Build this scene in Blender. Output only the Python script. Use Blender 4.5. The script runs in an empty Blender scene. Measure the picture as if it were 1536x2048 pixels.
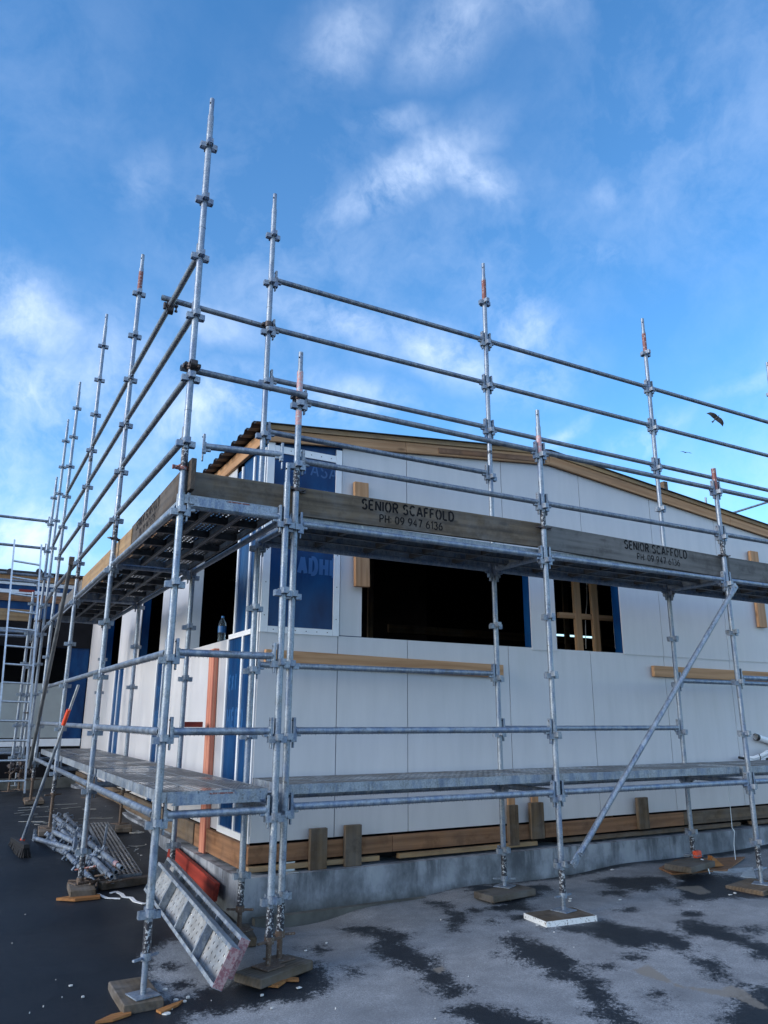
import bpy, math, random
import numpy as np
from mathutils import Vector, Matrix
random.seed(7); rng = np.random.default_rng(7)
scn = bpy.context.scene
COL = scn.collection
R_ = math.radians
# ------------------------------------------------------------------ camera
F_PX = 1511.90; PITCH = R_(15.2509); ROLL = R_(0.2345); YAW = R_(-28.9088); EYE = 1.5275
cy, sy = math.cos(YAW), math.sin(YAW)
fw = Vector((-sy*math.cos(PITCH), cy*math.cos(PITCH), math.sin(PITCH)))
rt0 = Vector((cy, sy, 0)); up0 = rt0.cross(fw)
rt = math.cos(ROLL)*rt0 + math.sin(ROLL)*up0
up = -math.sin(ROLL)*rt0 + math.cos(ROLL)*up0
cd = bpy.data.cameras.new('camera'); cam = bpy.data.objects.new('camera', cd); COL.objects.link(cam)
cd.sensor_fit = 'VERTICAL'; cd.sensor_height = 32.0; cd.lens = F_PX/2048*32.0
cd.clip_start = 0.05; cd.clip_end = 3000
M = Matrix((rt, up, -fw)).transposed().to_4x4(); M.translation = Vector((0, 0, EYE))
cam.matrix_world = M; scn.camera = cam
# ------------------------------------------------------------------ light and exposure
SUN_EL = R_(20); SUN_AZ = R_(-92)      # azimuth from +Y towards +X: low on the left, veiled by cloud
sun_dir = Vector((math.sin(SUN_AZ)*math.cos(SUN_EL), math.cos(SUN_AZ)*math.cos(SUN_EL), math.sin(SUN_EL)))
sl = bpy.data.lights.new('sun', 'SUN'); sl.energy = 1.7; sl.angle = R_(28); sl.color = (1.0, 0.93, 0.84)
so = bpy.data.objects.new('sun', sl); COL.objects.link(so); so.location = (0, 0, 30)
so.rotation_euler = (-sun_dir).to_track_quat('-Z', 'Y').to_euler()
scn.view_settings.view_transform = 'Standard'; scn.view_settings.look = 'None'
scn.view_settings.gamma = 1.0; scn.view_settings.exposure = 0.82
try: scn.view_settings.use_curve_mapping = False
except Exception: pass
SKY_STRENGTH = 0.12

def raypx(u, v):
    return fw + (u-768)/F_PX*rt - (v-1024)/F_PX*up
def onX(u, v, x):
    d = raypx(u, v); t = x/d.x; return Vector((x, d.y*t, EYE+d.z*t))
def onY(u, v, y):
    d = raypx(u, v); t = y/d.y; return Vector((d.x*t, y, EYE+d.z*t))
def onZ(u, v, z):
    d = raypx(u, v); t = (z-EYE)/d.z; return Vector((d.x*t, d.y*t, z))

# ------------------------------------------------------------------ world: physical sky with a layer of cloud
w = bpy.data.worlds.new('World'); scn.world = w; w.use_nodes = True
nt = w.node_tree; N = nt.nodes; L = nt.links
for n in list(N): N.remove(n)
def nd(t, **k):
    n = N.new(t)
    for a, b in k.items(): setattr(n, a, b)
    return n
def mth(op, a, b=None, c=None, clamp=False):
    n = N.new('ShaderNodeMath'); n.operation = op; n.use_clamp = clamp
    for i, s in enumerate((a, b, c)):
        if s is None: continue
        if isinstance(s, (int, float)): n.inputs[i].default_value = s
        else: L.new(s, n.inputs[i])
    return n.outputs[0]
sky = nd('ShaderNodeTexSky', sky_type='NISHITA'); sky.sun_disc = False
sky.sun_elevation = SUN_EL; sky.sun_rotation = SUN_AZ; sky.altitude = 0; sky.air_density = 1.0; sky.dust_density = 0.3; sky.ozone_density = 3.0
tc = nd('ShaderNodeTexCoord')
def noise(scale, detail, rough, vec, dist=0.0):
    n = nd('ShaderNodeTexNoise'); n.inputs['Scale'].default_value = scale; n.inputs['Detail'].default_value = detail
    n.inputs['Roughness'].default_value = rough; n.inputs['Distortion'].default_value = dist
    L.new(vec, n.inputs['Vector']); return n
gen = tc.outputs['Generated']
nbig = noise(2.6, 6, 0.6, gen)
sub = nd('ShaderNodeVectorMath', operation='SUBTRACT'); L.new(nbig.outputs['Color'], sub.inputs[0]); sub.inputs[1].default_value = (.5, .5, .5)
scl = nd('ShaderNodeVectorMath', operation='SCALE'); L.new(sub.outputs[0], scl.inputs[0]); scl.inputs[3].default_value = 0.13
add = nd('ShaderNodeVectorMath', operation='ADD'); L.new(gen, add.inputs[0]); L.new(scl.outputs[0], add.inputs[1])
warp = add.outputs[0]
nfine = noise(10.0, 12, 0.64, warp, 0.12).outputs[0]
nwisp = noise(4.4, 8, 0.6, warp, 0.15).outputs[0]
CLOUDS = [  # u, v, radius u, radius v, tilt (deg), strength
 (780,350,150,38,-28,.85),(910,325,95,34,30,.8),(690,70,60,100,60,.40),(885,70,100,60,-20,.50),(1010,30,150,45,5,.28),(770,245,80,22,-10,.42),
 (1040,640,90,60,35,.75),(1065,745,90,45,-20,.6),(880,690,120,50,18,.85),(670,640,130,42,20,.7),(455,650,90,45,10,.5),
 (490,790,130,50,-12,.95),(400,840,110,60,-20,.9),(700,805,110,45,5,.7),(1275,858,70,28,-25,.75),(1130,845,60,16,-35,.6),
 (1190,500,75,24,8,.35),(1200,385,60,45,0,.3),(40,650,110,70,30,.85),(60,790,230,90,25,.78),(230,790,150,120,-20,.62),
 (60,1060,190,75,-8,1.1),(150,1010,120,60,0,.7),(1500,765,80,22,-10,.35),(280,370,60,80,60,.25),(440,410,60,30,10,.3),
 (600,520,260,230,0,.26),(950,480,330,160,0,.2),(1400,260,300,300,0,.22),(90,190,240,200,0,.12),(330,1000,160,90,0,.5),
 (1300,1000,500,140,14,.25),(-300,900,320,260,0,1.0),(1900,900,300,200,0,.7),(-500,300,300,250,0,.5),(2100,300,300,200,0,.5)]
acc = None
for (u, v, ru, rv, tl, st) in CLOUDS:
    c = raypx(u, v).normalized()
    t1 = (raypx(u+1, v).normalized()-c).normalized(); t2 = c.cross(t1).normalized()*1.0
    k = F_PX*(raypx(u, v).length)**2/1.0
    a = R_(-tl); ax = (t1*math.cos(a) - t2*math.sin(a)); ay = (t1*math.sin(a) + t2*math.cos(a))
    sc_ = raypx(u, v).length
    def dot(vv, kk):
        d = nd('ShaderNodeVectorMath', operation='DOT_PRODUCT'); L.new(warp, d.inputs[0]); d.inputs[1].default_value = vv*kk; return d.outputs['Value']
    dx = dot(ax, F_PX*sc_/ru); dy = dot(ay, F_PX*sc_/rv)
    r2 = mth('ADD', mth('MULTIPLY', dx, dx), mth('MULTIPLY', dy, dy))
    g = mth('MULTIPLY', mth('EXPONENT', mth('MULTIPLY', r2, -0.75)), st)
    dc = nd('ShaderNodeVectorMath', operation='DOT_PRODUCT'); L.new(warp, dc.inputs[0]); dc.inputs[1].default_value = c
    g = mth('MULTIPLY', g, mth('GREATER_THAN', dc.outputs['Value'], 0))
    acc = g if acc is None else mth('MAXIMUM', acc, g)
# clouds elsewhere in the sky, unseen: added and brightened to lift the front wall
sep = nd('ShaderNodeSeparateXYZ'); L.new(gen, sep.inputs[0])
df = nd('ShaderNodeVectorMath', operation='DOT_PRODUCT'); L.new(gen, df.inputs[0]); df.inputs[1].default_value = fw
away = mth('SUBTRACT', 1.0, mth('SMOOTH_MIN', 1.0, mth('MAXIMUM', mth('MULTIPLY', mth('ADD', df.outputs['Value'], 0.1), 2.0), 0.0), 0.05), clamp=True)
othr = mth('MULTIPLY', mth('MULTIPLY', mth('SUBTRACT', nwisp, 0.42), 5.0, clamp=True), away)
tex = mth('MULTIPLY', mth('SUBTRACT', mth('ADD', mth('MULTIPLY', nfine, .62), mth('MULTIPLY', nwisp, .38)), 0.42), 5.5, clamp=True)
cov = mth('MULTIPLY', acc, mth('ADD', mth('MULTIPLY', tex, 0.88), 0.12), clamp=True)
cov = mth('MAXIMUM', cov, mth('MULTIPLY', othr, 0.7))
cov = mth('ADD', mth('MULTIPLY', cov, 0.80), 0.012)
hs = nd('ShaderNodeHueSaturation'); hs.inputs['Saturation'].default_value = 1.25; hs.inputs['Value'].default_value = 1.42
L.new(sky.outputs[0], hs.inputs['Color'])
mx = nd('ShaderNodeMix', data_type='RGBA'); L.new(cov, mx.inputs['Factor']); L.new(hs.outputs[0], mx.inputs['A'])
cm = nd('ShaderNodeMix', data_type='RGBA'); L.new(away, cm.inputs['Factor']); cm.inputs['A'].default_value = (5.1, 5.9, 7.3, 1); cm.inputs['B'].default_value = (9.4, 10.7, 13.2, 1); L.new(cm.outputs['Result'], mx.inputs['B'])
bg = nd('ShaderNodeBackground'); bg.inputs['Strength'].default_value = SKY_STRENGTH; L.new(mx.outputs['Result'], bg.inputs['Color'])
wo = nd('ShaderNodeOutputWorld'); L.new(bg.outputs[0], wo.inputs['Surface'])

# ------------------------------------------------------------------ helpers
def tag(o, label=None, cat=None, group=None, kind=None):
    if label: o['label'] = label
    if cat: o['category'] = cat
    if group: o['group'] = group
    if kind: o['kind'] = kind
    return o
def empty(name, loc, label, cat, group=None):
    o = bpy.data.objects.new(name, None); COL.objects.link(o); o.location = loc; o.empty_display_size = 0.1
    return tag(o, label, cat, group)
def V(*a): return Vector(a)

class MB:
    def __init__(s): s.v = []; s.f = []; s.m = []; s.sm = []
    def poly(s, pts, faces, mi=0, smooth=False):
        b = len(s.v); s.v += [tuple(p) for p in pts]
        for f in faces: s.f.append(tuple(b+i for i in f)); s.m.append(mi); s.sm.append(smooth)
    def box(s, lo, hi, mi=0):
        x0, y0, z0 = lo; x1, y1, z1 = hi
        if x0 > x1: x0, x1 = x1, x0
        if y0 > y1: y0, y1 = y1, y0
        if z0 > z1: z0, z1 = z1, z0
        p = [(x0,y0,z0),(x1,y0,z0),(x1,y1,z0),(x0,y1,z0),(x0,y0,z1),(x1,y0,z1),(x1,y1,z1),(x0,y1,z1)]
        s.poly(p, [(0,3,2,1),(4,5,6,7),(0,1,5,4),(1,2,6,5),(2,3,7,6),(3,0,4,7)], mi)
    def obox(s, c, ax, ay, az, mi=0, bev=0.0):   # centre and three half-vectors
        c = Vector(c); ax = Vector(ax); ay = Vector(ay); az = Vector(az)
        if bev > 0:
            lx, ly, lz = ax.length, ay.length, az.length
            b = min(bev, lx*.45, ly*.45, lz*.45); ex, ey, ez = ax.normalized(), ay.normalized(), az.normalized()
            pts = []; idx = {}
            for sx in (-1, 1):
                for sy_ in (-1, 1):
                    for sz in (-1, 1):
                        for k in range(3):
                            q = [sx*lx, sy_*ly, sz*lz]
                            for j in range(3):
                                if j != k: q[j] -= (sx, sy_, sz)[j]*b
                            idx[(sx, sy_, sz, k)] = len(pts); pts.append(c+ex*q[0]+ey*q[1]+ez*q[2])
            F = []
            for k in range(3):
                o = [j for j in range(3) if j != k]
                for sg in (-1, 1):
                    q = []
                    for (a, b2) in ((-1,-1),(1,-1),(1,1),(-1,1)):
                        t = [0,0,0]; t[k] = sg; t[o[0]] = a; t[o[1]] = b2; q.append(idx[(*t, k)])
                    F.append(q)
            for k in range(3):   # edges along axis k
                o = [j for j in range(3) if j != k]
                for a in (-1, 1):
                    for b2 in (-1, 1):
                        t0 = [0,0,0]; t0[k] = -1; t0[o[0]] = a; t0[o[1]] = b2
                        t1 = list(t0); t1[k] = 1
                        F.append([idx[(*t0, o[0])], idx[(*t1, o[0])], idx[(*t1, o[1])], idx[(*t0, o[1])]])
            for sx in (-1, 1):
                for sy_ in (-1, 1):
                    for sz in (-1, 1): F.append([idx[(sx, sy_, sz, k)] for k in range(3)])
            cc = c
            G = []
            for f in F:
                n = (pts[f[1]]-pts[f[0]]).cross(pts[f[2]]-pts[f[0]])
                m = sum((pts[i] for i in f), Vector())/len(f)
                G.append(f if n.dot(m-cc) > 0 else f[::-1])
            s.poly(pts, G, mi); return
        p = [c+ax*i+ay*j+az*k for k in (-1, 1) for (i, j) in ((-1,-1),(1,-1),(1,1),(-1,1))]
        F = [(0,3,2,1),(4,5,6,7),(0,1,5,4),(1,2,6,5),(2,3,7,6),(3,0,4,7)]
        if ax.cross(ay).dot(az) < 0: F = [f[::-1] for f in F]
        s.poly(p, F, mi)
    def tube(s, a, b, r, n=16, ri=None, mi=0, r2=None, caps=True):
        a = Vector(a); b = Vector(b); d = (b-a).normalized()
        x = d.orthogonal().normalized()
        if abs(d.z) > .99: x = Vector((1, 0, 0))
        y = d.cross(x).normalized(); x = y.cross(d)
        r2 = r if r2 is None else r2
        ring = lambda c, rr: [c+x*(rr*math.cos(2*math.pi*i/n))+y*(rr*math.sin(2*math.pi*i/n)) for i in range(n)]
        P = ring(a, r)+ring(b, r2); F = [(i, (i+1) % n, n+(i+1) % n, n+i) for i in range(n)]
        s.poly(P, F, mi, True)
        if ri:
            Q = ring(a, ri)+ring(b, ri); s.poly(Q, [(i, n+i, n+(i+1) % n, (i+1) % n) for i in range(n)], mi, True)
            P2 = ring(a, r)+ring(a, ri); s.poly(P2, [(i, n+i, n+(i+1) % n, (i+1) % n) for i in range(n)], mi)
            P3 = ring(b, r2)+ring(b, ri); s.poly(P3, [(i, (i+1) % n, n+(i+1) % n, n+i) for i in range(n)], mi)
        elif caps:
            s.poly(ring(a, r), [tuple(range(n))[::-1]], mi); s.poly(ring(b, r2), [tuple(range(n))], mi)
    def path(s, pts, r, n=8, mi=0):
        pts = [Vector(p) for p in pts]; rings = []
        for i, p in enumerate(pts):
            d = (pts[min(i+1, len(pts)-1)]-pts[max(i-1, 0)]).normalized()
            u_ = Vector((0, 0, 1)) if abs(d.z) < .9 else Vector((1, 0, 0))
            x = d.cross(u_).normalized(); y = x.cross(d)
            rings.append([p+x*(r*math.cos(2*math.pi*k/n))+y*(r*math.sin(2*math.pi*k/n)) for k in range(n)])
        P = [q for rg in rings for q in rg]
        F = [(i*n+k, i*n+(k+1) % n, (i+1)*n+(k+1) % n, (i+1)*n+k) for i in range(len(pts)-1) for k in range(n)]
        s.poly(P, F, mi, True)
        s.poly(rings[0], [tuple(range(n))[::-1]], mi); s.poly(rings[-1], [tuple(range(n))], mi)
    def prism(s, pl, ex, mi=0):   # planar polygon extruded by vector ex
        pl = [Vector(p) for p in pl]; ex = Vector(ex); n = len(pl)
        nm = Vector()
        for i in range(n): nm += (pl[i]-pl[0]).cross(pl[(i+1) % n]-pl[0])
        if nm.dot(ex) > 0: pl = pl[::-1]
        F = [tuple(range(n)), tuple(range(2*n-1, n-1, -1))]+[((i+1) % n, i, n+i, n+(i+1) % n) for i in range(n)]
        s.poly(pl+[p+ex for p in pl], F, mi)
    def build(s, name, mats, parent=None, origin=None, rot=None):
        me = bpy.data.meshes.new(name)
        if not isinstance(mats, (list, tuple)): mats = [mats]
        o = Vector(origin) if origin is not None else (parent.location.copy() if parent else Vector((0, 0, 0)))
        if origin is None and parent is None:
            a = np.array(s.v); o = Vector(((a[:, 0].min()+a[:, 0].max())/2, (a[:, 1].min()+a[:, 1].max())/2, a[:, 2].min()))
        me.from_pydata([tuple(Vector(p)-o) for p in s.v], [], s.f)
        for m in mats: me.materials.append(m)
        me.polygons.foreach_set('material_index', s.m); me.polygons.foreach_set('use_smooth', s.sm)
        me.update()
        ob = bpy.data.objects.new(name, me); COL.objects.link(ob)
        if parent: ob.parent = parent; ob.location = o-parent.location
        else: ob.location = o
        return ob

def board(name, p0, p1, upv, wd, th, mat, parent=None, off=(0, 0, 0), bev=0.003):
    """a board whose axis runs p0->p1; wd measured along upv, th across; local X runs along it for the grain"""
    p0 = Vector(p0)+Vector(off); p1 = Vector(p1)+Vector(off); d = p1-p0; Ln = d.length; ex = d.normalized()
    uz = Vector(upv); uz = (uz-ex*uz.dot(ex)).normalized(); eyv = uz.cross(ex).normalized()
    mb = MB(); mb.obox((Ln/2, 0, 0), (Ln/2, 0, 0), (0, th/2, 0), (0, 0, wd/2), bev=bev)
    me_o = mb.build(name, mat, None, origin=(0, 0, 0))
    me_o.rotation_mode = 'QUATERNION'
    m = Matrix((ex, eyv, uz)).transposed()
    me_o.rotation_quaternion = m.to_quaternion()
    if parent: me_o.parent = parent; me_o.location = p0-parent.location
    else: me_o.location = p0
    return me_o

# ------------------------------------------------------------------ materials
def newmat(name):
    m = bpy.data.materials.new(name); m.use_nodes = True; t = m.node_tree
    b = t.nodes['Principled BSDF']; return m, t, b
class T:
    def __init__(s, t): s.t = t
    def n(s, ty, **k):
        n = s.t.nodes.new(ty)
        for a, b in k.items(): setattr(n, a, b)
        return n
    def l(s, a, b): s.t.links.new(a, b)
    def co(s, kind='Object', scale=(1, 1, 1), loc=(0, 0, 0)):
        if kind == 'World':
            g = s.n('ShaderNodeNewGeometry').outputs['Position']
        else: g = s.n('ShaderNodeTexCoord').outputs[kind]
        m = s.n('ShaderNodeMapping'); m.inputs['Scale'].default_value = scale; m.inputs['Location'].default_value = loc; s.l(g, m.inputs[0]); return m.outputs[0]
    def noise(s, vec, sc, det=4, ro=.55, dist=0):
        n = s.n('ShaderNodeTexNoise'); n.inputs['Scale'].default_value = sc; n.inputs['Detail'].default_value = det
        n.inputs['Roughness'].default_value = ro; n.inputs['Distortion'].default_value = dist; s.l(vec, n.inputs['Vector']); return n.outputs[0]
    def ramp(s, fac, stops):
        r = s.n('ShaderNodeValToRGB'); e = r.color_ramp.elements
        while len(e) > 1: e.remove(e[-1])
        e[0].position = stops[0][0]; e[0].color = (*stops[0][1], 1)
        for p, c in stops[1:]: q = e.new(p); q.color = (*c, 1)
        s.l(fac, r.inputs[0]); return r.outputs[0]
    def val(s, fac, lo, hi, a=0.0, b=1.0):
        m = s.n('ShaderNodeMapRange'); m.inputs[1].default_value = lo; m.inputs[2].default_value = hi; m.inputs[3].default_value = a; m.inputs[4].default_value = b
        s.l(fac, m.inputs[0]); return m.outputs[0]
    def mix(s, f, a, b, mode='MIX'):
        m = s.n('ShaderNodeMix', data_type='RGBA', blend_type=mode)
        for sock, x in ((m.inputs['Factor'], f), (m.inputs['A'], a), (m.inputs['B'], b)):
            if isinstance(x, tuple): sock.default_value = (*x, 1)
            elif isinstance(x, (int, float)): sock.default_value = x
            else: s.l(x, sock)
        return m.outputs['Result']
    def math(s, op, a, b, clamp=False):
        m = s.n('ShaderNodeMath', operation=op, use_clamp=clamp)
        for i, x in enumerate((a, b)):
            if isinstance(x, (int, float)): m.inputs[i].default_value = x
            else: s.l(x, m.inputs[i])
        return m.outputs[0]
    def bump(s, h, st, dist=.01):
        b = s.n('ShaderNodeBump'); b.inputs['Strength'].default_value = st; b.inputs['Distance'].default_value = dist; s.l(h, b.inputs['Height']); return b.outputs[0]

def galv(name, base=(.36, .40, .45), dark=.55, rough=.42, metal=.55, stain=.5):
    m, t, b = newmat(name); q = T(t)
    c = q.co('World'); cs = q.co('World', (14, 14, 2.2))
    n1 = q.noise(c, 11, 5, .6); n2 = q.noise(cs, 3, 5, .6); n3 = q.noise(c, 85, 3, .6)
    col = q.ramp(n1, [(.3, tuple(x*dark for x in base)), (.5, base), (.72, tuple(min(1, x*1.6) for x in base))])
    col = q.mix(q.val(n2, .45, .75), col, tuple(x*1.35 for x in base))
    col = q.mix(q.val(n3, .35, .75, 0, .35), col, (.62, .66, .70))
    spots = q.val(q.noise(q.co('World', loc=(3, 1, 2)), 30, 4, .75), .60, .68, 0, stain*1.4)
    col = q.mix(q.val(q.noise(q.co('World', (6, 6, 1.5), (1, 7, 3)), 3.2, 5, .65), .48, .62, 0, .55), col, tuple(x*y for x, y in zip(base, (.45, .62, .95))))
    col = q.mix(spots, col, (.10, .085, .075))
    wht = q.val(q.noise(q.co('World', (1, 1, .5), (9, 4, 2)), 16, 4, .7), .68, .74, 0, .8)
    col = q.mix(wht, col, (.62, .63, .62))
    q.l(col, b.inputs['Base Color']); b.inputs['Metallic'].default_value = metal
    q.l(q.val(n1, .3, .7, rough-.1, rough+.2), b.inputs['Roughness'])
    q.l(q.bump(n3, .25, .002), b.inputs['Normal']); return m
def speck(name, base, over, amt=.55, metal=.1, rough=.6):
    m, t, b = newmat(name); q = T(t)
    f = q.val(q.noise(q.co('World'), 55, 4, .7), amt-.03, amt+.03)
    q.l(q.mix(f, base, over), b.inputs['Base Color']); b.inputs['Metallic'].default_value = metal; b.inputs['Roughness'].default_value = rough; return m
def wood(name, c1, c2, grain=26, knots=True, rough=.75, grey=0.0, stains=0.0, bump=.35):
    m, t, b = newmat(name); q = T(t)
    oi = q.n('ShaderNodeObjectInfo')
    tcn = q.n('ShaderNodeTexCoord').outputs['Object']
    ad = q.n('ShaderNodeVectorMath', operation='ADD'); q.l(tcn, ad.inputs[0])
    rv = q.n('ShaderNodeVectorMath', operation='SCALE'); rv.inputs[0].default_value = (13, 7, 3); q.l(oi.outputs['Random'], rv.inputs[3]); q.l(rv.outputs[0], ad.inputs[1])
    mp = q.n('ShaderNodeMapping'); mp.inputs['Scale'].default_value = (.9, 12, 12); q.l(ad.outputs[0], mp.inputs[0])
    mp2 = q.n('ShaderNodeMapping'); mp2.inputs['Scale'].default_value = (2.2, grain*4, grain*4); q.l(ad.outputs[0], mp2.inputs[0])
    big = q.noise(mp.outputs[0], 1.1, 3, .5, 1.4)
    wv = q.n('ShaderNodeTexWave', wave_type='RINGS', rings_direction='X'); wv.inputs['Scale'].default_value = .9; wv.inputs['Distortion'].default_value = 5; wv.inputs['Detail'].default_value = 2; wv.inputs['Detail Scale'].default_value = .8
    q.l(mp.outputs[0], wv.inputs['Vector'])
    fine = q.noise(mp2.outputs[0], 1.0, 4, .6)
    f = q.math('ADD', q.math('MULTIPLY', wv.outputs['Fac'], .16), q.math('ADD', q.math('MULTIPLY', fine, .34), q.math('MULTIPLY', big, .52)))
    col = q.ramp(f, [(.3, c2), (.62, c1), (.85, tuple(min(1, x*1.18) for x in c1))])
    if knots:
        vo = q.n('ShaderNodeTexVoronoi'); vo.inputs['Scale'].default_value = 1.6; mp3 = q.n('ShaderNodeMapping'); mp3.inputs['Scale'].default_value = (1.0, 3.2, 3.2); q.l(ad.outputs[0], mp3.inputs[0]); q.l(mp3.outputs[0], vo.inputs['Vector'])
        col = q.mix(q.val(vo.outputs['Distance'], .05, .11, .75, 0), col, tuple(x*.35 for x in c2))
    if grey > 0:
        g = q.val(q.noise(ad.outputs[0], 3.5, 5, .65), .4, .65, 0, grey); col = q.mix(g, col, (.17, .165, .16))
    if stains > 0:
        g = q.val(q.noise(q.co('World', loc=(5, 5, 5)), 5.5, 5, .65), .52, .66, 0, stains); col = q.mix(g, col, tuple(x*.4 for x in c2))
    q.l(col, b.inputs['Base Color']); b.inputs['Roughness'].default_value = rough; b.inputs['Specular IOR Level'].default_value = .25
    q.l(q.bump(fine, bump, .003), b.inputs['Normal']); return m
def plain(name, col, rough=.6, metal=0, var=.15, scale=6, spec=.5, bump=0):
    m, t, b = newmat(name); q = T(t)
    n = q.noise(q.co('World'), scale, 5, .6)
    q.l(q.ramp(n, [(.3, tuple(x*(1-var) for x in col)), (.7, tuple(min(1, x*(1+var)) for x in col))]), b.inputs['Base Color'])
    b.inputs['Roughness'].default_value = rough; b.inputs['Metallic'].default_value = metal; b.inputs['Specular IOR Level'].default_value = spec
    if bump: q.l(q.bump(q.noise(q.co('World'), scale*12, 3, .6), bump, .004), b.inputs['Normal'])
    return m
G_STD = galv('galvanised_steel', (.17, .205, .25), .5)
G_LED = galv('galvanised_steel_rail', (.135, .155, .185), .5, .45, .5, .6)  # high rails: darker copy of the steel, shaded undersides put into the colour
G_DECK = galv('galvanised_steel_deck', (.20, .225, .25), .5, .5, .5, .4)
G_CLAMP = plain('dark_forged_steel', (.06, .05, .05), .5, .6, .4, 30)
RUSTY = speck('rusty_steel', (.11, .075, .055), (.25, .23, .2), .6, .3, .7)
G_RIB = plain('shaded_rib_steel', (.06, .062, .065), .6, .4, .4, 12)  # deck ribs and lips: underside shade put into the steel colour
BLACKP = speck('black_paint_flaking', (.018, .02, .03), (.4, .43, .46), .56, .2, .5)
REDP = speck('red_paint_worn', (.19, .065, .055), (.34, .36, .38), .58, .2, .6)
MAUVE = speck('mauve_worn_paint', (.24, .10, .115), (.33, .23, .23), .5, .1, .7)
PINKP = speck('pink_paint_worn', (.50, .27, .27), (.42, .45, .48), .55, .2, .6)
HOLE = plain('dark_slot', (.006, .006, .007), .8, 0, .1)
W_TOE = wood('weathered_toe_board_wood', (.155, .118, .082), (.062, .048, .037), 26, True, .85, .55, .4)
W_DARKT = wood('dark_toe_board_wood', (.085, .065, .05), (.04, .032, .027), 26, True, .85, .3, .4)
W_GREY = wood('grey_toe_board_wood', (.15, .145, .14), (.07, .068, .066), 26, True, .85, .6, .4)
W_YEL = wood('pale_toe_board_wood', (.36, .235, .12), (.22, .13, .065), 24, True, .8, .3, .3)
W_NEW = wood('new_pine', (.48, .28, .15), (.32, .165, .08), 22, True, .7, 0, 0, .15)
W_PINK = wood('pink_primed_pine', (.60, .27, .18), (.42, .12, .085), 24, True, .75, 0, .15, .2)
W_TREAT = wood('treated_bearer', (.28, .145, .075), (.15, .072, .038), 22, True, .8, .15, .4)
W_BLOCK = wood('old_block_wood', (.15, .105, .065), (.07, .048, .034), 26, False, .85, .4, .4)
W_SOLE = wood('wet_sole_board', (.105, .078, .052), (.055, .042, .030), 26, False, .8, .5, .6)
W_RED = wood('red_stained_timber', (.30, .042, .028), (.16, .022, .016), 20, False, .6, 0, .35, .15)
W_SPL = wood('fresh_splinter', (.33, .15, .05), (.20, .08, .03), 20, False, .7, 0, 0)
W_WHITE = speck('flaking_white_paint', (.66, .67, .66), (.12, .09, .07), .60, 0, .7)
def cladding():
    m, t, b = newmat('primed_fibre_cement'); q = T(t)
    n1 = q.noise(q.co('World', (2.2, 2.2, .35)), 3.0, 5, .6); n2 = q.noise(q.co('World', (1, 1, 1)), 1.3, 4, .55); n3 = q.noise(q.co('World', (40, 40, 1.2)), 3, 3, .6)
    col = q.ramp(n1, [(.28, (.515, .515, .53)), (.55, (.565, .56, .575)), (.8, (.60, .595, .605))])
    col = q.mix(q.val(n2, .48, .7, 0, .22), col, (.46, .47, .53)); col = q.mix(q.val(n3, .5, .75, 0, .18), col, (.47, .47, .49))
    q.l(col, b.inputs['Base Color']); q.l(q.val(n1, .3, .7, .33, .55), b.inputs['Roughness']); b.inputs['Specular IOR Level'].default_value = .45
    q.l(q.bump(q.noise(q.co('World'), 160, 2, .5), .06, .002), b.inputs['Normal']); return m
CLAD = cladding()
CLADW = plain('shaded_grey_panel', (.30, .33, .33), .55, 0, .12, 2)  # far wing cladding: roof and deck shade put into a darker base colour
def wrap():
    m, t, b = newmat('blue_wall_wrap'); q = T(t)
    n = q.noise(q.co('World', (2, 2, .8)), 2.2, 4, .6)
    q.l(q.ramp(n, [(.3, (.002, .020, .080)), (.7, (.004, .056, .170))]), b.inputs['Base Color'])
    b.inputs['Roughness'].default_value = .28; b.inputs['Specular IOR Level'].default_value = .18
    q.l(q.bump(q.noise(q.co('World', (1, 1, .5)), 4, 4, .5, .5), .35, .03), b.inputs['Normal']); return m
WRAP = wrap()
WRAPTXT = plain('wrap_print', (.012, .085, .24), .35, 0, .2, 3)
WHITEB = plain('white_cavity_batten', (.72, .74, .77), .45, 0, .06, 8)
def concrete():
    m, t, b = newmat('painted_concrete_footing'); q = T(t)
    n = q.noise(q.co('World', (1, 1, .7)), 2.4, 6, .65); s = q.noise(q.co('World', (2.6, 2.6, .45)), 1.7, 6, .72)
    z = q.n('ShaderNodeSeparateXYZ'); q.l(q.n('ShaderNodeNewGeometry').outputs['Position'], z.inputs[0])
    col = q.ramp(n, [(.34, (.10, .112, .13)), (.47, (.20, .22, .25)), (.56, (.30, .325, .365)), (.72, (.37, .395, .43))])
    drip = q.math('MULTIPLY', q.val(s, .5, .60, 0, 1), q.val(z.outputs[2], -.02, .30, .15, .9))
    col = q.mix(drip, col, (.075, .085, .10))
    wet = q.val(q.math('ADD', z.outputs[2], q.math('MULTIPLY', n, .2)), .10, .19, 1, 0)
    col = q.mix(q.math('MULTIPLY', wet, .7), col, (.06, .065, .062))
    q.l(col, b.inputs['Base Color']); b.inputs['Roughness'].default_value = .75; b.inputs['Specular IOR Level'].default_value = .3
    q.l(q.bump(q.noise(q.co('World'), 45, 5, .6), .3, .005), b.inputs['Normal']); return m
CONC = concrete()
CONC2 = plain('dull_concrete', (.11, .11, .10), .85, 0, .35, 4, .3, .3)
ROOFM = plain('dark_roof_sheet', (.02, .022, .028), .5, .2, .3, 6)
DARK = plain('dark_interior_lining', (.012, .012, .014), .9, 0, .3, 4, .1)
ALU = plain('aluminium', (.52, .56, .60), .35, .75, .2, 20)
STUD = wood('wall_frame_pine', (.58, .34, .18), (.42, .22, .10), 22, True)
PVC = plain('white_plastic', (.78, .79, .8), .35, 0, .05, 6)
BLKP = plain('black_plastic', (.012, .012, .013), .5, 0, .3, 10)
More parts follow.
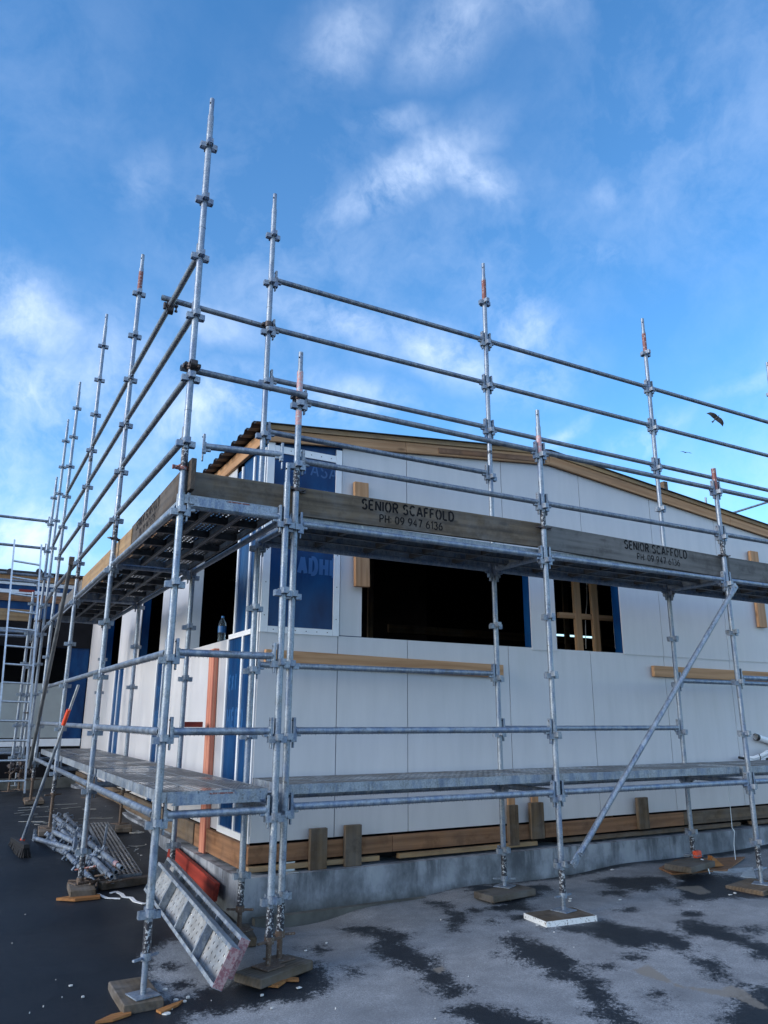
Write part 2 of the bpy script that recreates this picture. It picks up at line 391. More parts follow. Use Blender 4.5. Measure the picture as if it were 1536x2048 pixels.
ORAN = plain('orange_red_plastic', (.72, .08, .03), .4, 0, .1, 10)
BRIST = plain('black_bristles', (.012, .012, .014), .9, 0, .5, 60)
def deckplate(name, PX, PY, EL, HR, tone=1.0):
    m, t, b = newmat(name); q = T(t)
    t.nodes.remove(b); b = q.n('ShaderNodeBsdfPrincipled')
    oc = q.n('ShaderNodeTexCoord').outputs['Object']; sp = q.n('ShaderNodeSeparateXYZ'); q.l(oc, sp.inputs[0])
    def cell(v, per, off=0.0):
        a = q.math('ADD', q.math('DIVIDE', v, per), off)
        fr = q.math('FRACT', a, 0); return q.math('MULTIPLY', q.math('SUBTRACT', fr, .5), per), q.math('FLOOR', a, 0)
    yo, yi = cell(sp.outputs[1], PY)
    odd = q.math('MULTIPLY', q.math('MODULO', q.math('ABSOLUTE', yi, 0), 2), .5)
    a = q.math('ADD', q.math('DIVIDE', sp.outputs[0], PX), odd); xo = q.math('MULTIPLY', q.math('SUBTRACT', q.math('FRACT', a, 0), .5), PX)
    r = q.math('SQRT', q.math('ADD', q.math('POWER', q.math('MULTIPLY', xo, EL), 2), q.math('POWER', yo, 2)), 0)
    hole = q.math('LESS_THAN', r, HR)
    rim = q.val(r, HR, HR*2, 1, 0)
    c = q.co('World'); n1 = q.noise(c, 9, 5, .6); n2 = q.noise(c, 2.5, 4, .6)
    col = q.ramp(n1, [(.3, tuple(tone*x for x in (.12, .12, .12))), (.55, tuple(tone*x for x in (.20, .205, .21))), (.8, tuple(tone*x for x in (.32, .32, .31)))])
    col = q.mix(q.val(n2, .45, .65, 0, .6), col, (.15, .135, .115))
    col = q.mix(q.math('MULTIPLY', rim, .45), col, (.45, .45, .45)); col = q.mix(q.val(r, HR, HR*1.5, .9, 0), col, (.01, .01, .01))
    q.l(col, b.inputs['Base Color']); b.inputs['Metallic'].default_value = .35
    q.l(q.val(n2, .4, .56, .16, .55), b.inputs['Roughness']); q.l(q.bump(rim, .9, .004), b.inputs['Normal'])
    tr = q.n('ShaderNodeBsdfTransparent'); ms = q.n('ShaderNodeMixShader'); q.l(hole, ms.inputs[0]); q.l(b.outputs[0], ms.inputs[1]); q.l(tr.outputs[0], ms.inputs[2])
    q.l(ms.outputs[0], t.nodes['Material Output'].inputs['Surface']); return m
PERF = deckplate('perforated_deck_plate', .056, .036, .42, .0052, .8)
PERF2 = deckplate('dimpled_deck_plate', .075, .045, 1.0, .0062, 2.3)
PERF3 = deckplate('slotted_deck_plate', .05, .038, .45, .0085, 1.1)
def stencil(name, col, lo=.40, hi=.52, sc=9):
    m, t, b = newmat(name); q = T(t)
    b.inputs['Base Color'].default_value = (*col, 1); b.inputs['Roughness'].default_value = .8; b.inputs['Specular IOR Level'].default_value = .1
    f = q.val(q.math('ADD', q.math('MULTIPLY', q.noise(q.co('World'), sc, 3, .6), .6), q.math('MULTIPLY', q.noise(q.co('World', (1, 1, 5)), 60, 3, .7), .4)), lo, hi, 0, .93)
    q.l(f, b.inputs['Alpha']); return m
INK = stencil('black_stencil_paint', (.012, .012, .014), .34, .47)
INKW = stencil('worn_stencil_paint', (.014, .014, .016), .34, .50, 14)

def text_obj(name, body, size, mat, origin, ex, ez, parent, bold=.0, align='LEFT', width=1.0, spacing=1.0, thick=.0006):
    cu = bpy.data.curves.new('tmp', 'FONT'); cu.body = body; cu.size = size; cu.offset = bold; cu.align_x = align; cu.space_character = spacing; cu.extrude = thick
    to = bpy.data.objects.new('tmp', cu); COL.objects.link(to)
    dg = bpy.context.evaluated_depsgraph_get(); me = bpy.data.meshes.new_from_object(to.evaluated_get(dg))
    bpy.data.objects.remove(to); bpy.data.curves.remove(cu)
    me.name = name; me.materials.clear(); me.materials.append(mat)
    for v in me.vertices: v.co.x *= width
    ob = bpy.data.objects.new(name, me); COL.objects.link(ob)
    ex = Vector(ex).normalized(); ez = Vector(ez); ez = (ez-ex*ez.dot(ex)).normalized(); n = ex.cross(ez)
    ob.rotation_mode = 'QUATERNION'; q = Matrix((ex, ez, n)).transposed().to_quaternion()
    W = Matrix.Translation(Vector(origin)) @ q.to_matrix().to_4x4()
    ob.parent = parent
    pm = Matrix.Translation(parent.location) @ (parent.rotation_quaternion.to_matrix().to_4x4() if parent.rotation_mode == 'QUATERNION' else parent.rotation_euler.to_matrix().to_4x4())
    if parent.parent: pm = Matrix.Translation(parent.parent.location) @ pm
    lm = pm.inverted() @ W; ob.location = lm.to_translation(); ob.rotation_quaternion = lm.to_quaternion()
    return ob

def arc(cx, cy_, rx, ry, a0, a1, n=8):
    return [(cx+rx*math.cos(R_(a0+(a1-a0)*i/n)), cy_+ry*math.sin(R_(a0+(a1-a0)*i/n))) for i in range(n+1)]
W6 = .56
GL = {'I': (.0, [[(0, 0), (0, 1)]]), 'L': (.44, [[(0, 1), (0, 0)], [(.07, 0), (.44, 0)]]), 'E': (.46, [[(0, 0), (0, 1)], [(.07, 1), (.46, 1)], [(.07, .52), (.40, .52)], [(.07, 0), (.46, 0)]]),
 'F': (.44, [[(0, 0), (0, 1)], [(.07, 1), (.44, 1)], [(.07, .5), (.38, .5)]]), 'N': (.54, [[(0, 0), (0, 1)], [(.05, .93), (.49, .07)], [(.54, 0), (.54, 1)]]),
 'H': (.54, [[(0, 0), (0, 1)], [(.07, .5), (.47, .5)], [(.54, 0), (.54, 1)]]), 'T': (.54, [[(0, 1), (.22, 1)], [(.32, 1), (.54, 1)], [(.27, 0), (.27, .95)]]), 'X': (.54, [[(0, 0), (.54, 1)], [(0, 1), (.22, .6)], [(.32, .4), (.54, 0)]]),
 'A': (.62, [[(0, 0), (.30, 1)], [(.34, 1), (.62, 0)], [(.18, .30), (.44, .30)]]), 'V': (.6, [[(0, 1), (.3, 0), (.6, 1)]]),
 'O': (.62, [arc(.31, .5, .31, .5, 98, 262, 12), arc(.31, .5, .31, .5, 82, -82, 12)]), '0': (.5, [arc(.25, .5, .25, .5, 100, 260, 12), arc(.25, .5, .25, .5, 80, -80, 12)]),
 'C': (.56, [arc(.31, .5, .31, .5, 45, 165, 8), arc(.31, .5, .31, .5, 178, 315, 8)]), 'D': (.56, [[(0, 0), (0, 1)], [(.07, 1), (.24, 1)]+arc(.24, .5, .32, .5, 80, -80, 12)+[(.24, 0), (.07, 0)]]),
 'S': (.5, [arc(.25, .76, .23, .24, 25, 180, 8)+arc(.25, .76, .23, .24, 190, 250, 3), arc(.25, .26, .25, .27, 72, -60, 8)+arc(.25, .26, .25, .26, -70, -155, 5)]),
 'P': (.5, [[(0, 0), (0, 1)], [(.07, 1), (.26, 1)]+arc(.26, .74, .24, .26, 80, -80, 8)+[(.26, .48), (.07, .48)]]),
 'R': (.52, [[(0, 0), (0, 1)], [(.07, 1), (.26, 1)]+arc(.26, .75, .24, .25, 80, -80, 8)+[(.26, .5), (.07, .5)], [(.27, .43), (.52, 0)]]),
 ':': (.0, [[(0, .12), (0, .22)], [(0, .58), (0, .68)]]), '1': (.2, [[(0, .82), (.2, 1), (.2, 0)]]), '4': (.52, [[(.36, 0), (.36, 1), (0, .3)], [(.06, .28), (.52, .28)]]),
 '7': (.48, [[(0, 1), (.48, 1), (.16, 0)]]), '3': (.48, [arc(.23, .75, .22, .25, 155, -80, 10), arc(.23, .26, .25, .27, 80, -155, 10)]),
 '6': (.5, [arc(.25, .3, .25, .3, 92, 268, 10), arc(.25, .3, .25, .3, 80, -80, 8), [(.02, .42), (.12, .72), (.36, 1)]]), '9': (.5, [arc(.25, .7, .25, .3, 92, 268, 10), arc(.25, .7, .25, .3, 80, -80, 8), [(.48, .58), (.38, .28), (.14, 0)]])}
def paint_text(name, body, size, mat, origin, ex, ez, parent, stroke=.16, width=1.0, gap=.30):
    mb = MB(); x = 0; lay = 0
    for ch in body:
        if ch == ' ': x += .42; continue
        wd, polys = GL[ch]
        for pl in polys:
            P = [((x+a*width)*size, b*size) for a, b in pl]; h = stroke*size/2; n = len(P); Lf = []; Rt = []
            for i in range(n):
                d1 = (P[i][0]-P[i-1][0], P[i][1]-P[i-1][1]) if i else (P[1][0]-P[0][0], P[1][1]-P[0][1])
                d2 = (P[i+1][0]-P[i][0], P[i+1][1]-P[i][1]) if i < n-1 else d1
                l1 = math.hypot(*d1); l2 = math.hypot(*d2); n1 = (-d1[1]/l1, d1[0]/l1); n2 = (-d2[1]/l2, d2[0]/l2)
                m = (n1[0]+n2[0], n1[1]+n2[1]); ml = math.hypot(*m) or 1; m = (m[0]/ml, m[1]/ml); k = h/max(.55, m[0]*n1[0]+m[1]*n1[1])
                Lf.append((P[i][0]+m[0]*k, P[i][1]+m[1]*k)); Rt.append((P[i][0]-m[0]*k, P[i][1]-m[1]*k))
            z = .0002+.00004*(lay % 5); lay += 1
            mb.poly([(a, b, z) for a, b in Rt]+[(a, b, z) for a, b in Lf], [(i, i+1, n+i+1, n+i) for i in range(n-1)])
        x += wd*width+gap
    ob = mb.build(name, mat, None, origin=(0, 0, 0))
    ex = Vector(ex).normalized(); ez = Vector(ez); ez = (ez-ex*ez.dot(ex)).normalized(); n_ = ex.cross(ez)
    W = Matrix.Translation(Vector(origin)) @ Matrix((ex, ez, n_)).transposed().to_4x4()
    pm = Matrix.Translation(parent.location) @ (parent.rotation_quaternion.to_matrix().to_4x4() if parent.rotation_mode == 'QUATERNION' else parent.rotation_euler.to_matrix().to_4x4())
    if parent.parent: pm = Matrix.Translation(parent.parent.location) @ pm
    lm = pm.inverted() @ W; ob.parent = parent; ob.rotation_mode = 'QUATERNION'; ob.location = lm.to_translation(); ob.rotation_quaternion = lm.to_quaternion(); return ob

# ------------------------------------------------------------------ ground
GC = [(1.19,5.0,-.085),(1.3,4.6,-.085),(2.06,5.05,-.04),(4.45,5.09,.015),(6.87,5.08,-.005),(2.04,5.86,-.04),(4.45,5.84,.05),(6.87,5.83,.095),
      (2.6,6.28,-.09),(3.6,6.28,-.007),(5.2,6.28,.017),(6.9,6.28,.068),(9.3,6.28,.1),(9.3,5,.02),(1.16,7.46,.09),(1.15,9.91,.255),(1.92,7.46,.08),(1.92,9.9,.26),
      (2.18,8.5,.16),(1.14,12.34,.33),(1.2,14.2,.33),(1.9,12.3,.33),(1.0,16.4,.22),(-4,16.4,.22),(-4,12.3,.33),(-4,9.9,.25),(-2,7.4,.09),(-2,5,-.08),(0,3,-.09),(3,3,-.02),(6,3,0),(9,3,0),(-6,0,-.1),(6,0,-.03),
      (2.0,6.5,.0),(1.1,6.2,.0),(0,6.2,.0),(.6,8.6,.17)]
GC = np.array(GC)
def gz_arr(x, y):
    x = np.asarray(x, float); y = np.asarray(y, float)
    d2 = (x[..., None]-GC[:, 0])**2+(y[..., None]-GC[:, 1])**2
    wt = 1/(d2+.05)**1.6
    z = (wt*GC[:, 2]).sum(-1)/wt.sum(-1)
    return z
def gz(x, y): return float(gz_arr([x], [y])[0])
def ong(u, v, h=0.0):
    z = 0.0
    for _ in range(12):
        p = onZ(u, v, z+h); z = gz(p.x, p.y)
    p = onZ(u, v, z+h); return p
def inpoly(x, y, P):
    c = np.zeros(x.shape, bool); n = len(P)
    for i in range(n):
        x0, y0 = P[i]; x1, y1 = P[(i+1) % n]
        if y0 == y1: continue
        m = ((y0 > y) != (y1 > y)) & (x < (x1-x0)*(y-y0)/(y1-y0)+x0); c ^= m
    return c
def sdf(x, y, P):
    d = np.full(x.shape, 1e9); n = len(P)
    for i in range(n):
        a = np.array(P[i]); b = np.array(P[(i+1) % n]); e = b-a; L2 = (e**2).sum()+1e-12
        t = np.clip(((x-a[0])*e[0]+(y-a[1])*e[1])/L2, 0, 1)
        d = np.minimum(d, np.hypot(x-a[0]-t*e[0], y-a[1]-t*e[1]))
    return np.where(inpoly(x, y, P), d, -d)
def gpoly(pts): return [tuple(ong(u, v)[:2]) for u, v in pts]
LIGHT = [(300,1909),(329,1893),(400,1866),(470,1850),(560,1850),(700,1822),(800,1800),(1070,1762),(1350,1722),(1536,1700),(1750,1690),(2300,1740),(2300,2400),(380,2120),(365,2060),(372,2034),(460,2024),(517,2015),(592,2000),(645,1985),(655,1960),(645,1930),(600,1915),(540,1930),(448,1972),(421,1972),(392,1987),(350,1996),(320,1993),(302,1954)]
DARKS = [
 [(680,1855),(721,1852),(780,1857),(816,1871),(812,1888),(830,1905),(872,1916),(885,1935),(899,1952),(935,1974),(930,1993),(899,1999),(869,1974),(835,1963),(841,1949),(808,1935),(780,1924),(746,1905),(755,1877),(707,1868)],
 [(849,1802),(891,1802),(910,1818),(936,1835),(915,1850),(924,1864),(902,1866),(892,1850),(888,1841),(905,1832),(885,1816),(858,1810)],
 [(930,1821),(946,1817),(960,1821),(946,1825)], [(969,1841),(987,1835),(1004,1841),(987,1848)],
 [(924,1774),(1090,1770),(1113,1777),(1080,1788),(1057,1799),(1057,1820),(1016,1824),(974,1818),(990,1808),(969,1799)],
 [(1024,1830),(1060,1826),(1060,1842),(1030,1841)],
 [(999,1871),(1030,1868),(1071,1885),(1113,1896),(1149,1924),(1174,1952),(1205,1968),(1234,2004),(1290,2060),(1330,2110),(1190,2110),(1213,2060),(1186,2030),(1168,1990),(1141,1963),(1110,1957),(1085,1938),(1046,1929),(1024,1913),(1013,1891)],
 [(1060,1850),(1090,1858),(1160,1850),(1198,1838),(1249,1852),(1323,1861),(1361,1876),(1397,1891),(1379,1903),(1323,1891),(1272,1903),(1219,1885),(1175,1867),(1120,1862)],
 [(1186,1763),(1231,1754),(1296,1756),(1347,1755),(1344,1769),(1296,1784),(1234,1778),(1205,1768)], [(1204,1781),(1255,1781),(1249,1792),(1207,1790)],
 [(1350,1749),(1501,1757),(1560,1758),(1620,1790),(1536,1796),(1471,1796),(1445,1799),(1397,1802),(1358,1796),(1350,1775)],
 [(1350,1844),(1382,1838),(1445,1855),(1480,1867),(1531,1891),(1600,1905),(1560,1930),(1516,1912),(1462,1885),(1412,1876),(1361,1861)],
 [(1480,1858),(1519,1853),(1524,1867),(1486,1870)],
 [(1367,1910),(1412,1913),(1442,1921),(1448,1938),(1427,1958),(1403,1950),(1415,1932),(1391,1924)],
 [(899,2013),(935,2006),(1002,2016),(1057,2033),(1120,2060),(1100,2100),(970,2080),(919,2032)],
 [(1302,1979),(1320,1982),(1340,2013),(1317,2009)],
 [(1480,1964),(1536,1966),(1640,1990),(1700,2120),(1440,2120),(1447,2050),(1452,2024),(1478,2000),(1500,1985)],
 [(614,1899),(634,1891),(655,1899),(634,1908)], [(347,1971),(363,1964),(380,1970),(363,1978)], [(332,1936),(345,1931),(358,1936),(345,1942)],
 [(985,1907),(996,1903),(1008,1906),(996,1911)],[(690,1941),(712,1938),(724,1946),(705,1950)],[(672,1935),(684,1932),(686,1938)],[(1230,1817),(1262,1815),(1270,1822),(1240,1822)],
 [(1340,1800),(1360,1797),(1372,1803),(1352,1806)],[(1370,1820),(1400,1822),(1402,1832),(1375,1832)],[(1235,1912),(1262,1908),(1282,1912),(1262,1922)],[(1190,1930),(1225,1928),(1215,1938)],
]
TANS = [[(1263,1941),(1296,1928),(1344,1960),(1338,1966),(1300,1955)], [(1338,1960),(1362,1970),(1405,1975),(1440,1977),(1460,1968),(1485,1975),(1515,2000),(1536,2012),(1536,2022),(1500,2010),(1470,1995),(1440,1992),(1400,1982),(1350,1972)],
        [(1344,1775),(1400,1772),(1425,1785),(1400,1790),(1372,1782)], [(864,1936),(885,1930),(892,1940),(876,1946)]]
xs = np.unique(np.concatenate([np.array([-900,-400,-150,-70,-35,-20,-12,-8,-5,-3,-2,-1.2]), np.arange(-.9, .5, .15), np.arange(.5, 8.6, .032), np.arange(8.7, 12, .2), np.array([13,15,18,25,40,80,200,500,900])]))
ys = np.unique(np.concatenate([np.array([-900,-300,-80,-30,-12,-6,-3,-1,0,1,2,2.6]), np.arange(2.9, 6.7, .032), np.arange(6.75, 17, .15), np.array([18,20,25,40,80,200,500,900])]))
X, Y = np.meshgrid(xs, ys)
Z = gz_arr(X, Y)+0.006*np.sin(X*2.1+Y*1.3)*np.cos(Y*1.7-X*.6)
Lg = sdf(X, Y, gpoly(LIGHT))
for P in DARKS: Lg = np.minimum(Lg, -sdf(X, Y, gpoly(P)))
Tn = np.full(X.shape, -9.0)
for P in TANS: Tn = np.maximum(Tn, sdf(X, Y, gpoly(P)))
ny, nx = X.shape
me = bpy.data.meshes.new('ground')
vid = np.arange(nx*ny).reshape(ny, nx)
fc = np.stack([vid[:-1, :-1], vid[:-1, 1:], vid[1:, 1:], vid[1:, :-1]], -1).reshape(-1, 4)
me.from_pydata(np.stack([X, Y, Z], -1).reshape(-1, 3).tolist(), [], fc.tolist())
for nm, A in (('pale', np.clip(Lg, -1, 1)), ('silt', np.clip(Tn, -1, 1))):
    at = me.attributes.new(nm, 'FLOAT', 'POINT'); at.data.foreach_set('value', A.ravel().astype(np.float32))
me.polygons.foreach_set('use_smooth', [True]*len(me.polygons))
def ground_mat():
    m, t, b = newmat('worn_asphalt'); q = T(t)
    c = q.co('World')
    a = q.n('ShaderNodeAttribute', attribute_name='pale').outputs['Fac']; s = q.n('ShaderNodeAttribute', attribute_name='silt').outputs['Fac']
    n1 = q.noise(c, 5.5, 7, .65); n2 = q.noise(c, 38, 5, .7); n3 = q.noise(c, 190, 3, .7); n4 = q.noise(c, 1.6, 5, .6)
    v = q.math('ADD', a, q.math('ADD', q.math('MULTIPLY', q.math('SUBTRACT', n1, .5), .36), q.math('MULTIPLY', q.math('SUBTRACT', n2, .5), .34)))
    ng = q.noise(c, 75, 4, .8); f = q.val(q.math('ADD', v, q.math('ADD', q.math('MULTIPLY', q.math('SUBTRACT', n3, .5), .20), q.math('MULTIPLY', q.math('SUBTRACT', ng, .5), .30))), -.03, .035)
    pale = q.ramp(n1, [(.3, (.19, .197, .21)), (.5, (.28, .29, .305)), (.68, (.37, .38, .395))])
    pale = q.mix(q.val(n3, .3, .52, .8, 0), pale, (.09, .095, .105))
    pale = q.mix(q.val(n2, .3, .7, 0, .35), pale, (.30, .315, .335))
    pale = q.mix(q.val(n4, .35, .58, .6, 0), pale, (.145, .15, .16))
    dk = q.ramp(n4, [(.3, (.008, .011, .016)), (.55, (.012, .016, .022)), (.8, (.025, .03, .037))])
    dk = q.mix(q.val(n3, .6, .8, 0, .5), dk, (.085, .09, .10))
    scr = q.val(q.noise(q.co('World', (1.2, 9, 1)), 2.4, 6, .75), .66, .72, 0, .3); dk = q.mix(scr, dk, (.10, .11, .13))
    dot_ = q.val(q.noise(q.co('World', loc=(8, 2, 0)), 26, 2, .5), .80, .82, 0, .5); dk = q.mix(dot_, dk, (.30, .31, .32))
    n5 = q.noise(c, 95, 4, .75); pale = q.mix(q.val(n5, .42, .62, .55, 0), pale, (.12, .125, .135)); pale = q.mix(q.val(n5, .6, .75, 0, .5), pale, (.38, .385, .39)); dk = q.mix(q.val(n5, .58, .75, 0, .55), dk, (.055, .06, .068))
    col = q.mix(f, dk, pale)
    ft = q.val(q.math('ADD', s, q.math('MULTIPLY', q.math('SUBTRACT', n2, .5), .10)), -.005, .012, 0, .75); col = q.mix(ft, col, (.19, .165, .135))
    q.l(col, b.inputs['Base Color']); q.l(q.math('ADD', q.val(f, 0, 1, .50, .85), q.val(n4, .3, .7, -.12, .1)), b.inputs['Roughness']); b.inputs['Specular IOR Level'].default_value = .3
    q.l(q.bump(q.math('ADD', q.math('MULTIPLY', n3, .6), q.math('MULTIPLY', n2, .4)), .5, .006), b.inputs['Normal']); return m
me.materials.append(ground_mat())
go = bpy.data.objects.new('ground', me); COL.objects.link(go); tag(go, kind='structure')

# ------------------------------------------------------------------ the building
BX, BY, FY, FX = 2.30, 6.45, 6.30, 2.18
SILL, CB = 2.275, 0.522
bld = empty('building', (BX, BY, 0), 'half clad grey building, low gable roof, blue wrap and empty window openings', 'building')
def zroof(x): return 4.205+(x-2.3)*0.1005 if x < 5.75 else 4.552-(x-5.75)*0.1035      # underside of the barge boards' top
def ztop_sheet(x): return zroof(x)-0.155
def fsheet(x0, x1, z0, z1=None, y=BY, th=.009):
    g = .0038; mb = MB(); x0 += g; x1 -= g
    if z1 is None:
        cuts = [x0, x1] if not (x0 < 5.75 < x1) else [x0, 5.75, x1]
        pl = [(x0, y, z0), (x1, y, z0)]+[(x, y, ztop_sheet(x)) for x in cuts[::-1]]
    else: pl = [(x0, y, z0), (x1, y, z0), (x1, y, z1-g), (x0, y, z1-g)]
    mb.prism(pl, (0, th, 0)); return mb.build('cladding_sheet', CLAD, bld)
XE = 12.4
jx = [BX, 3.075, 3.83, 5.07, 6.23, 7.41, 8.6, 9.8, 11.0, XE]
for a, b in zip(jx[:-1], jx[1:]): fsheet(a, b, CB, SILL-.004)
OPH = 3.30
# upper tier
fsheet(3.085, 3.325, SILL, OPH); fsheet(5.385, 5.745, SILL-.03, OPH, BY-.009); fsheet(6.742, 7.41, SILL-.02, OPH, BY-.009)
fsheet(7.41, 8.6, SILL-.02, OPH, BY-.009); fsheet(8.6, 9.8, SILL-.02, OPH, BY-.009); fsheet(9.8, XE, SILL-.02, OPH, BY-.009)
for a, b in [(3.085, 3.83), (3.83, 5.06), (5.06, 6.22), (6.22, 7.40), (7.40, 8.6), (8.6, 9.8), (9.8, XE)]: fsheet(a, b, OPH)
# backing frame with wrap (holes for the openings)
def backing(boxes):
    mb = MB()
    for lo, hi in boxes: mb.box(lo, hi)
    return mb.build('wall_frame', WRAP, bld)
yb0, yb1 = BY+.0095, BY+.12
gap = []
backing([((BX+.12, yb0, .53), (XE, yb1, SILL-.01)), ((BX+.12, yb0, SILL-.01), (3.32, yb1, 4.0)), ((5.40, yb0, SILL-.01), (5.74, yb1, OPH)), ((6.75, yb0, SILL-.01), (XE, yb1, 3.45)),
         ((3.32, yb0, OPH+.01), (XE-2.2, yb1, 3.62))])
mb = MB(); xs2 = [BX+.12, 5.75, XE]
mb.prism([(BX+.12, yb0+.002, 3.62), (XE, yb0+.002, 3.30), (XE, yb0+.002, zroof(XE)-.12), (5.75, yb0+.002, zroof(5.75)-.1), (BX+.12, yb0+.002, zroof(BX)-.1)], (0, .1, 0)); mb.build('gable_frame', WRAP, bld)
# corner window: blue wrap panel in white cavity battens
mb = MB(); mb.box((2.36, BY+.001, SILL+.02), (3.03, BY+.008, 3.99)); wp = mb.build('wrap_panel', WRAP, bld)
for lo, hi in [((BX+.002, BY-.012, SILL-.01), (2.372, BY+.006, 4.06)), ((3.015, BY-.012, SILL-.01), (3.078, BY+.006, 4.10)), ((2.374, BY-.011, SILL-.012), (3.013, BY+.006, SILL+.045)), ((2.374, BY-.011, 3.965), (3.013, BY+.006, 4.035))]:
    mb = MB(); mb.box(lo, hi)
    for k in range(6):
        p = [lo[i]+(hi[i]-lo[i])*(.5 if (hi[i]-lo[i]) < .2 else (k+.5)/6) for i in range(3)]
        mb.box((p[0]-.004, lo[1]-.0015, p[2]-.004), (p[0]+.004, lo[1], p[2]+.004), 1)
    mb.build('batten', [WHITEB, HOLE], bld)
ytx = BY-.001
paint_text('lettering', 'XTASA', .12, WRAPTXT, (2.56, ytx, 3.80), (1, 0, -.02), (0, 0, 1), wp, .14, 1.0, .26)
paint_text('lettering', 'A', .15, WRAPTXT, (2.87, ytx, 3.51), (1, 0, 0), (0, 0, 1), wp, .26, .9, .3)
paint_text('lettering', 'ADHE', .15, WRAPTXT, (2.66, ytx, 2.83), (1, 0, 0), (0, 0, 1), wp, .26, .72, .32)
mb = MB()
for (x0, z0, x1, z1) in [(2.64, 2.80, 3.01, 2.806), (2.64, 3.02, 3.01, 3.026), (2.82, 3.46, 3.01, 3.468), (2.82, 3.70, 3.01, 3.708), (2.82, 3.468, 2.828, 3.70)]:
    mb.box((x0, BY-.0012, z0), (x1, BY+.0005, z1))
mb.build('print_line', WRAPTXT, wp)
# side wall (faces the left scaffold)
def ssheet(y0, y1, z0, z1, x=BX, th=.009, m=CLAD, name='cladding_sheet'):
    g = .002; mb = MB(); mb.box((x, y0+g, z0), (x+th, y1-g, z1-.002)); return mb.build(name, m, bld)
WY = 16.4
for a, b in [(7.33, 8.62), (8.62, 9.67), (10.35, 11.3), (11.3, 12.65), (13.38, 14.6), (14.6, 15.5), (15.5, WY-.02)]: ssheet(a, b, CB, SILL)
ET = 3.86
for a, b in [(8.95, 10.29), (11.6, 13.2), (14.6, WY-.02)]: ssheet(a, b, SILL, 3.86, BX-.004)
ssheet(7.35, 7.79, 3.45, 4.10)
strips = [(6.47, 7.33, CB, SILL), (9.67, 10.35, CB, SILL), (12.65, 13.38, CB, SILL), (6.47, 7.17, SILL, 4.02)]
for i, (a, b, z0, z1) in enumerate(strips):
    s_ = ssheet(a, b, z0, z1, BX+.006, .006, WRAP, 'wrap_panel')
    ym = (a+b)/2-.02
    for yy in (ym,) + ((b-.015, a+.02) if i in (0, 3) else (b-.02,)):
        mb = MB(); mb.box((BX-.008, yy-.02, z0), (BX+.0055, yy+.02, z1-.01)); mb.build('batten', WHITEB, bld)
    if i in (0, 1):
        paint_text('lettering', 'EXT', .13, WRAPTXT, (BX+.0045, b-.09, 1.78), (0, -1, 0), (0, 0, 1), s_, .22, .7, .3)
        paint_text('lettering', 'HERO', .17, WRAPTXT, (BX+.0045, b-.09, 1.43), (0, -1, 0), (0, 0, 1), s_, .24, .72, .34)
        mb = MB()
        for zz in (1.40, 1.68, 1.22, 1.12, .90, .84, 2.0): mb.box((BX+.0040, a+.06, zz), (BX+.0055, b-.06, zz+.008))
        mb.build('print_line', WRAPTXT, s_)
mb = MB(); mb.box((BX-.010, 6.462, SILL-.012), (BX+.006, 7.30, SILL+.035)); mb.build('batten', WHITEB, bld)
mb = MB(); mb.box((BX-.010, 6.462, CB-.006), (BX+.006, 7.33, CB+.05)); mb.build('batten', WHITEB, bld)
mb = MB(); mb.box((BX-.011, 8.74, SILL), (BX+.10, 8.79, 3.45)); mb.build('batten', WHITEB, bld)
backing([((BX+.012, BY+.012, .53), (BX+.12, WY, SILL-.01)), ((BX+.0125, BY+.012, SILL-.01), (BX+.12, 7.15, 4.05)), ((BX+.0125, 8.80, SILL-.01), (BX+.12, 10.28, 3.9)), ((BX+.0125, 11.61, SILL-.01), (BX+.12, 13.19, 3.9)),
         ((BX+.0125, 14.6, SILL-.01), (BX+.12, WY, 3.9)), ((BX+.013, 7.2, 3.5), (BX+.118, WY, 4.0))])
# timber at the eave and verge
board('eave_board', (BX-.012, BY-.01, 4.13), (BX-.012, WY, 4.13), (0, 0, 1), .14, .04, W_NEW, bld)
for yy in (7.95, 9.6, 11.2, 12.8): board('soffit_block', (BX-.02, yy, 3.75), (BX-.02, yy, 4.055), (0, 1, 0), .10, .045, W_NEW, bld)
def verge(x0, x1, dz, h, y, th, m, name='barge_board'):
    return board(name, (x0, y, zroof(x0)+dz), (x1, y, zroof(x1)+dz), (0, 0, 1), h, th, m, bld)
for a, b in [(BX-.02, 3.8), (3.804, 5.75), (5.755, 8.9), (8.904, XE)]:
    verge(a, b, -.095, .115, BY-.024, .035, W_NEW)
verge(BX-.03, 5.75, -.012, .05, BY-.034, .05, W_YEL); verge(5.755, XE, -.012, .05, BY-.034, .05, W_YEL)
board('batten', (4.2, BY-.045, zroof(4.2)-.10), (5.70, BY-.045, zroof(5.7)-.10), (0, 0, 1), .06, .008, W_TREAT, bld)
